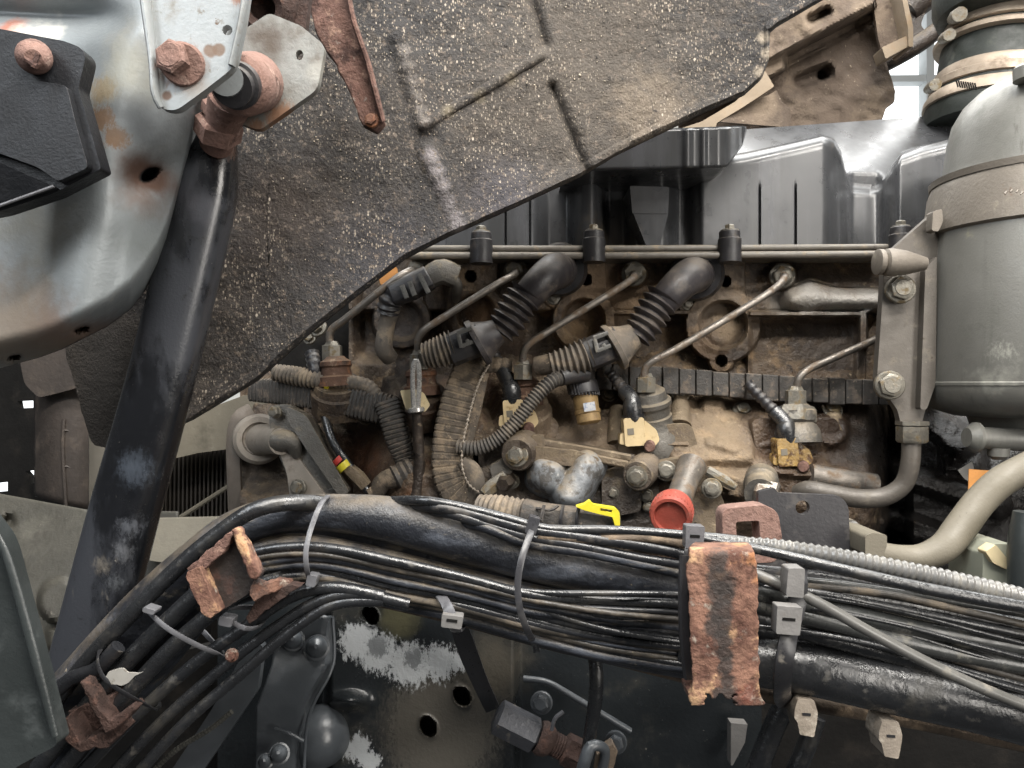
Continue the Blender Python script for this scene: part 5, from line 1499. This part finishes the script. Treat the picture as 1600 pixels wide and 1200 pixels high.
build('hose_body', G().tube([(1275, 1120, .545), (1262, 1160, .545), (1238, 1215, .545)], 15, 14, 14), 'cableclean', t)

# ================================================================== CABLE BUNDLE
bun = thing('cable_bundle', 'thick bundle of black hoses and cables strapped across the foreground', 'cable bundle', (800, 960, .5))


def cab(name, pts, r, m, Y=.5, seg=14, n=None, label=None, **kw):
    q = [(p[0], p[1], p[2] if len(p) > 2 else Y) for p in pts]
    if q[-1][0] > 1600:      # run on past the edge of the frame
        a, b = q[-2], q[-1]; k = 420 / (b[0] - a[0])
        q.append((b[0] + 420, b[1] + (b[1] - a[1]) * k, b[2]))
        if hasattr(r, '__len__'): r = list(r) + [r[-1]]
    return build(name, G().tube(q, r, seg, n or 60, **kw), m, bun, label=label)


cab('thick_hose', [(70, 1150), (150, 1052), (240, 950), (310, 880), (370, 828), (440, 804), (510, 801), (600, 810), (700, 832), (800, 862), (940, 895), (1080, 913), (1180, 925), (1300, 950)],
    [50, 48, 44, 38, 32, 29, 29, 35, 40, 37, 36, 36, 34, 30], 'hose', .505, 24, 110, 'thickest black hose along the top of the bundle')
cab('thick_hose', [(100, 1190), (180, 1090), (270, 985), (340, 908), (400, 868), (470, 858), (560, 872), (690, 905), (830, 940), (960, 972), (1080, 990), (1180, 1005), (1300, 1020)],
    [40, 40, 38, 32, 27, 24, 24, 25, 27, 33, 34, 34, 30], 'hose', .505, 24, 110)
cab('thick_hose', [(330, 930), (390, 898), (460, 888), (560, 904), (700, 945), (830, 982), (960, 1012), (1080, 1035), (1200, 1050)], [20, 20, 20, 22, 24, 24, 26, 26, 24], 'hose', .515, 20, 80)
cab('mud_coated_hose', [(500, 924), (600, 938), (720, 965), (850, 1000), (980, 1030), (1110, 1062), (1250, 1092), (1420, 1120), (1640, 1165)], [9, 12, 13, 13, 14, 15, 16, 17, 18], 'mudcable', .525, 14, 90)
cab('thick_hose', [(300, 925), (350, 872), (400, 840), (470, 830), (600, 848), (750, 886), (900, 926), (1080, 958), (1200, 970)], 27, 'hose', .53, 20, 80)
# thin cables fanning out of the first tie
rr = random.Random(21)
for i in range(22):
    q = i / 21
    y0 = 846 + q * 60 + rr.uniform(-3, 3)
    yl = 880 + q * 55
    y1 = 926 + q * 64 + rr.uniform(-9, 9)
    y2 = 930 + q * 108 + rr.uniform(-16, 16)
    Yc = .478 + .012 * q + rr.uniform(-.003, .003)
    cab('cable', [(300 - q * 10, yl + 40, Yc + .012), (380, yl - 12 * (1 - q), Yc), (490, y0 + 10, Yc), (620, y0 + 34 + q * 6, Yc + rr.uniform(-.003, .003)), (730, (y0 + y1) / 2 + 17, Yc), (830, y1, Yc),
                  (950, y1 + (y2 - y1) * .62 + 6, Yc + rr.uniform(-.004, .004)), (1080, y2 + 10, Yc + .004), (1150, y2 + 18, Yc + .006)],
        rr.choice([4.5, 5, 6, 6.5, 7.5]), rr.choice(['cable', 'cableclean', 'hose', 'cabledust']), seg=10, n=60)
# cables over the top of the thick hose
for pts, r, m in (([(540, 792, .53), (600, 784, .51), (660, 782), (720, 792), (800, 812), (850, 826), (950, 828), (1070, 836), (1180, 848), (1300, 878), (1450, 915), (1640, 962)], 7.5, 'cableclean'),
                  ([(560, 800, .53), (620, 792, .51), (680, 792), (740, 804), (820, 826), (900, 838), (1000, 852), (1075, 868), (1180, 900)], 9, 'cable'),
                  ([(580, 812, .53), (640, 800, .51), (700, 802), (760, 820), (820, 838), (900, 852), (1000, 872), (1075, 884), (1180, 910)], 8, 'cable'),
                  ([(640, 820, .53), (690, 815, .51), (750, 822), (820, 848), (930, 866), (1075, 898), (1180, 918)], 8, 'hose'),
                  ([(840, 838), (930, 842), (1000, 840), (1080, 850)], 8, 'mudcable')):
    cab('cable', [(q[0], q[1], q[2] if len(q) > 2 else .488) for q in pts], r, m, seg=10)
# glossy lines at the lower left
for pts, r in (([(110, 1225), (200, 1130), (300, 1040), (390, 975), (460, 930), (520, 918), (600, 932)], 10),
               ([(160, 1225), (250, 1130), (340, 1050), (430, 980), (500, 938), (560, 928), (640, 944)], 9),
               ([(200, 1225), (290, 1128), (380, 1050), (450, 990), (520, 945), (600, 938)], 9),
               ([(80, 1225), (170, 1120), (260, 1020), (330, 958), (380, 922), (440, 905)], 13),
               ([(60, 1200), (140, 1100), (220, 1012), (300, 935), (360, 880)], 14),
               ([(60, 1130), (130, 1040), (200, 965), (280, 885), (340, 835), (400, 796), (470, 785, .49), (560, 800, .52), (660, 830, .53)], 13)):
    cab('cable', [(q[0], q[1], q[2] if len(q) > 2 else .478) for q in pts], r, 'cableclean', seg=12)
cab('rusty_conduit', [(60, 1105), (110, 1062), (150, 1046), (185, 1010)], 12, 'cable', .47, seg=10)
# right of the rusty clamp
for i in range(11):
    q = i / 10
    y0 = 898 + q * 78 + rr.uniform(-6, 6); y1 = 930 + q * 90 + rr.uniform(-10, 10); y2 = 975 + q * 125 + rr.uniform(-8, 8)
    Yc = .470 + .008 * rr.random()
    cab('cable', [(1150, y0, Yc + .008), (1280, (y0 + y1) / 2 - 4, Yc), (1400, y1, Yc), (1520, (y1 + y2) / 2 - 2, Yc - .003), (1660, y2, Yc)], rr.choice([4, 5, 6, 7]), rr.choice(['cableclean', 'cableclean', 'cabledust', 'cablegrey2']), seg=10, n=50)
for pts, r, m, Yc in (([(1160, 905), (1300, 925), (1450, 950), (1650, 990)], 14, 'cableclean', .48),
                      ([(1160, 925), (1300, 952), (1450, 985), (1650, 1022)], 14, 'cablegrey2', .475),
                      ([(1160, 940), (1300, 974), (1450, 1012), (1650, 1050)], 14, 'cablegrey2', .475),
                      ([(1160, 955), (1280, 992), (1400, 1024), (1500, 1050), (1650, 1076)], 15, 'cableclean', .48),
                      ([(1160, 890), (1300, 906), (1450, 936), (1650, 972)], 11, 'cable', .488),
                      ([(1160, 975), (1300, 1005), (1420, 1040), (1650, 1095)], 20, 'cableclean', .495)):
    cab('cable', [(x, y, Yc) for x, y in pts], r, m, seg=16)
cab('thick_hose', [(1060, 1005, .505), (1180, 1028, .495), (1260, 1042, .487), (1380, 1068, .485), (1500, 1092, .483), (1660, 1130, .48)], [40, 42, 42, 43, 45, 48], 'cableclean', .49, 28, 60, 'big glossy black hose along the bottom right')

t = thing('loose_cable', 'loose grey cable crossing over the others down to right edge', 'cable', (1350, 980, .45))
build('sheath', G().tube([(1150, 885, .468), (1215, 912, .462), (1290, 948, .456), (1360, 988, .455), (1450, 1036, .455), (1540, 1078, .456), (1650, 1122, .458), (2050, 1290, .46)], 9, 14, 60), 'cablegrey', t)
t = thing('corrugated_hose', 'shiny grey corrugated conduit along the top right of the bundle', 'corrugated hose', (1400, 890, .47))
build('hose_body', G().tube([(1120, 846, .485), (1200, 852, .48), (1290, 866, .475), (1400, 888, .472), (1500, 910, .47), (1650, 948, .468), (2050, 1055, .466)], [9, 12, 14, 15, 16, 17, 18], 14, rib=(84, .2, 6)), 'conduitgrey', t)
t = thing('black_line', 'glossy black tube running just under the corrugated conduit at right', 'cable', (1400, 905, .47))
build('sheath', G().tube([(1100, 842, .482), (1200, 862, .47), (1300, 886, .462), (1420, 914, .458), (1520, 934, .456), (1650, 958, .454), (2050, 1050, .452)], [6, 8, 9, 9.5, 10, 10, 10], 14, 70), 'cableclean', t)

# ================================================================== TIES
def loop(front, back, r, m, name, label, flat=.45, head=None, group='nylon zip ties round the cables', mh=None):
    t = thing(name, label, 'zip tie', front[-1], group)
    build('band', G().tube(front + back, r, 8, 70, flat=flat, sq=.6, closed=True), m, t)
    if head:
        x, y, Y, w_, h_, rot = head
        c, s_ = math.cos(rot), math.sin(rot)
        pp = [(x + a * c - b * s_, y + a * s_ + b * c) for a, b in ((-w_, -h_), (w_, -h_), (w_ * .94, h_), (-w_ * .94, h_))]
        hd = build('tie_head', G().plate(rpoly(pp, 3), Y, .009), mh or m, t, bev=.0012)
        if w_ > 12:
            ps = [(x + a * c - b * s_, y + a * s_ + b * c - 2) for a, b in ((-w_ * .5, -2.2), (w_ * .5, -2.2), (w_ * .5, 2.2), (-w_ * .5, 2.2))]
            build('head_slot', G().plate(ps, Y - .0004, .001), 'dark', hd)
    return t


loop([(512, 775, .50), (500, 790, .477), (486, 826, .470), (478, 862, .464), (480, 892, .466), (488, 914, .49)], [(500, 925, .53), (520, 850, .56), (525, 790, .54)], 4.2, 'tie', 'zip_tie',
     'thin grey zip tie looped over the left part of the bundle', head=(486, 908, .468, 8, 9, .2))
loop([(836, 808, .50), (830, 830, .474), (816, 870, .462), (809, 910, .460), (812, 950, .462), (824, 985, .475), (836, 1006, .50)], [(840, 1010, .54), (850, 900, .56), (848, 830, .54)], 5.5, 'tietone', 'zip_tie',
     'dark grey zip tie round the middle of the bundle below yellow clip', head=(832, 822, .474, 9, 14, .3))
loop([(222, 948, .50), (238, 962, .458), (262, 982, .452), (300, 1004, .454), (336, 1020, .462), (352, 1024, .49)], [(330, 1000, .56), (260, 930, .57)], 4, 'tie', 'zip_tie',
     'thin shiny zip tie round the bundle below the rusty channel', head=(232, 955, .452, 10, 4, .3))
loop([(160, 1008, .48), (152, 1032, .462), (160, 1056, .452), (180, 1074, .45), (214, 1094, .456), (244, 1108, .48)], [(240, 1080, .56), (180, 1010, .56)], 3.5, 'tieblack', 'zip_tie',
     'thin black zip tie beside scrap of torn white paper')
loop([(340, 962, .50), (362, 972, .462), (384, 982, .458), (402, 980, .47), (412, 970, .5)], [(400, 950, .55), (360, 950, .55)], 4, 'tie', 'zip_tie',
     'short zip tie round the glossy cables right of the rusty channel', head=(352, 972, .456, 11, 7, .2), mh='tie')
loop([(688, 930, .485), (700, 950, .462), (708, 972, .462), (714, 985, .49)], [(720, 960, .56), (700, 920, .56)], 9, 'tie', 'zip_tie',
     'pale zip tie with square head hanging above the peeling patch', head=(706, 972, .455, 17, 10, .12), flat=.3, mh='tiewhite')
loop([(1082, 822, .49), (1078, 850, .465), (1072, 920, .46), (1072, 1000, .46), (1080, 1050, .48)], [(1090, 1050, .56), (1092, 860, .56)], 8, 'tieblack', 'zip_tie',
     'broad black strap tight against the left of the rusty clamp', head=(1086, 840, .462, 15, 18, .05), flat=.35, mh='tie')
loop([(1242, 872, .495), (1248, 900, .458), (1244, 950, .456), (1234, 985, .444), (1226, 1030, .438), (1222, 1075, .45), (1226, 1095, .48)], [(1250, 1090, .56), (1262, 900, .56)], 15, 'tieblack', 'zip_tie',
     'wide dark zip tie with pale square head right of the rusty clamp', head=(1233, 970, .436, 20, 22, .08), flat=.22, mh='tiewhite')
t = thing('cable_clip', 'pale cable clip standing on the thin cables above the square tie head', 'cable clip', (1245, 915, .46))
build('clip_body', G().plate(rpoly([(1232, 888), (1258, 888), (1256, 935), (1228, 932)], 4), .449, .012), 'tiewhite', t, bev=.0015)
for (x, y, lab) in ((1260, 1118, 'pale clip head under the big hose, nearer the rusty clamp'), (1392, 1152, 'pale clip head under the big hose, farther right')):
    t = thing('tie_head', lab, 'zip tie', (x, y + 30, .47), 'zip tie heads below the hose')
    g = G().plate(rpoly([(x - 13, y - 26), (x + 12, y - 24), (x + 18, y - 4), (x + 17, y + 8), (x + 12, y + 34), (x - 10, y + 30), (x - 14, y + 10), (x - 19, y + 4), (x - 18, y - 10)], 3), .475, .018)
    build('head_body', g, 'tie2', t, bev=.002)
    build('head_slot', G().plate([(x - 6, y - 4), (x + 7, y - 3), (x + 7, y + 1), (x - 6, y)], .4745, .002), 'tieblack', t)
t = thing('torn_paper', 'scrap of torn white paper stuck on the black hoses at lower left', 'paper', (190, 1060, .44))
build('paper_scrap', G().plate(jag([(164, 1056), (178, 1046), (192, 1044), (200, 1052), (222, 1050), (206, 1062), (190, 1073), (174, 1068)], 6, 1.5, 2), .441, .001), 'whitepaper', t)

# ================================================================== RUSTY CLAMPS
t = thing('rusty_clamp', 'broad orange rusty clamp plate gripping the bundle right of centre', 'clamp', (1130, 1095, .46))
def f_rc(X, Y):
    return .436 - .004 * np.sqrt(np.clip(1 - ((X - 1130) / 60.)**2, 0, 1)) + .02 * sm(870, 850, Y)**2 + .0009 * vn(X, Y, 14, 2) + .0004 * vn(X, Y, 6, 3) + .0015 * vn(X, Y, 40, 4)
lx = lambda y: np.interp(y, [848, 858, 880, 1000, 1060, 1085, 1100], [1092, 1079, 1074, 1079, 1082, 1078, 1080])
rx = lambda y: np.interp(y, [848, 858, 880, 1000, 1080, 1096, 1100], [1164, 1174, 1180, 1182, 1184, 1190, 1188])
ys = np.arange(848, 1101, 2.)
A = []
rq = random.Random(3)
for y in ys:
    a = float(lx(y)) + rq.uniform(-.4, .4) + 1.5 * float(vn(np.array([0.]), np.array([y]), 9, 1)[0]) * 2
    b = float(rx(y)) + rq.uniform(-.4, .4) + 1.5 * float(vn(np.array([0.]), np.array([y]), 11, 3)[0]) * 2
    xx = np.linspace(a, b, 50)
    dd = f_rc(xx, np.full(50, y))
    A.append([P(x, y, float(d)) for x, d in zip(xx, dd)])
gc = G().grid(np.array(A))
def keep(f):
    c = sum((np.array(gc.v[i]) for i in f)) / len(f)
    x, y = 800 + c[0] * F / c[1], 600 - c[2] * F / c[1]
    return not (y > 1086 + 5 * math.sin(x * .3) and 1100 + 3 * math.sin(y * .4) < x < 1146 + 4 * math.sin(y * .5))
gc.f = [f for f in gc.f if keep(f)]
build('clamp_face', gc, 'rust_orange', t, solid=.004, ang=60)
build('clamp_lip', G().plate(jag([(1150, 1084), (1188, 1084), (1190, 1102), (1150, 1102)], 7, 1.5, 9), .437, .03), 'rust_orange', t, bev=.001)
build('clamp_top', G().plate(jag([(1086, 862), (1166, 862), (1172, 884), (1082, 884)], 8, 1, 10), .446, .02), 'rust_orange', t, bev=.002)
build('clamp_stub', G().plate(jag([(1076, 1080), (1096, 1080), (1094, 1100), (1080, 1100)], 6, 1.5, 11), .442, .02), 'rust_orange', t, bev=.001)
build('rubber_pad', G().tube([(1070, 868, .452), (1068, 930, .448), (1070, 1000, .448), (1076, 1058, .452)], 8, 8, 20, sq=.5), 'rubber', t)
t = thing('rusty_channel', 'rusty U shaped channel bracket clipped over the bundle at left', 'channel bracket', (345, 950, .46))
build('channel_floor', G().plate(rpoly([(318, 884), (368, 838), (398, 908), (388, 928), (334, 962)], 4), .452, .006), 'rustfloor', t, bev=.001)
def wall(poly, seed, th, Y, m='rust_orange', amp=1.5): return G().plate(jag(poly, 6, amp, seed), Y, th)
build('channel_wall', wall([(289, 900), (298, 890), (312, 886), (318, 900), (342, 956), (328, 966), (316, 960), (300, 925)], 2, .012, .442), 'rust_orange', t, bev=.0015)
build('channel_wall', wall([(360, 828), (368, 827), (384, 858), (404, 898), (400, 906), (390, 904), (372, 862)], 3, .012, .442), 'rust_orange', t, bev=.0015)
build('channel_wall', wall([(292, 890), (318, 866), (356, 832), (364, 838), (350, 862), (314, 896), (300, 904)], 4, .012, .446), 'rust', t, bev=.001)
build('torn_tail', G().plate(jag([(396, 906), (412, 912), (430, 906), (452, 908), (456, 914), (430, 926), (412, 930), (398, 940), (388, 930)], 6, 1.5, 5), lambda x, y: .45 + .0003 * (x - 400), .008), 'rust_orange', t, bev=.001)
build('torn_tail', G().plate(jag([(404, 930), (450, 914), (470, 916), (420, 950), (390, 976), (384, 966)], 6, 1.5, 6), .462, .01), 'rustdark', t, bev=.001)
build('tail_bolt', G().bolt(362, 1024, .46, 8, (-.2, -1, .1), .8), 'rust_orange', t)
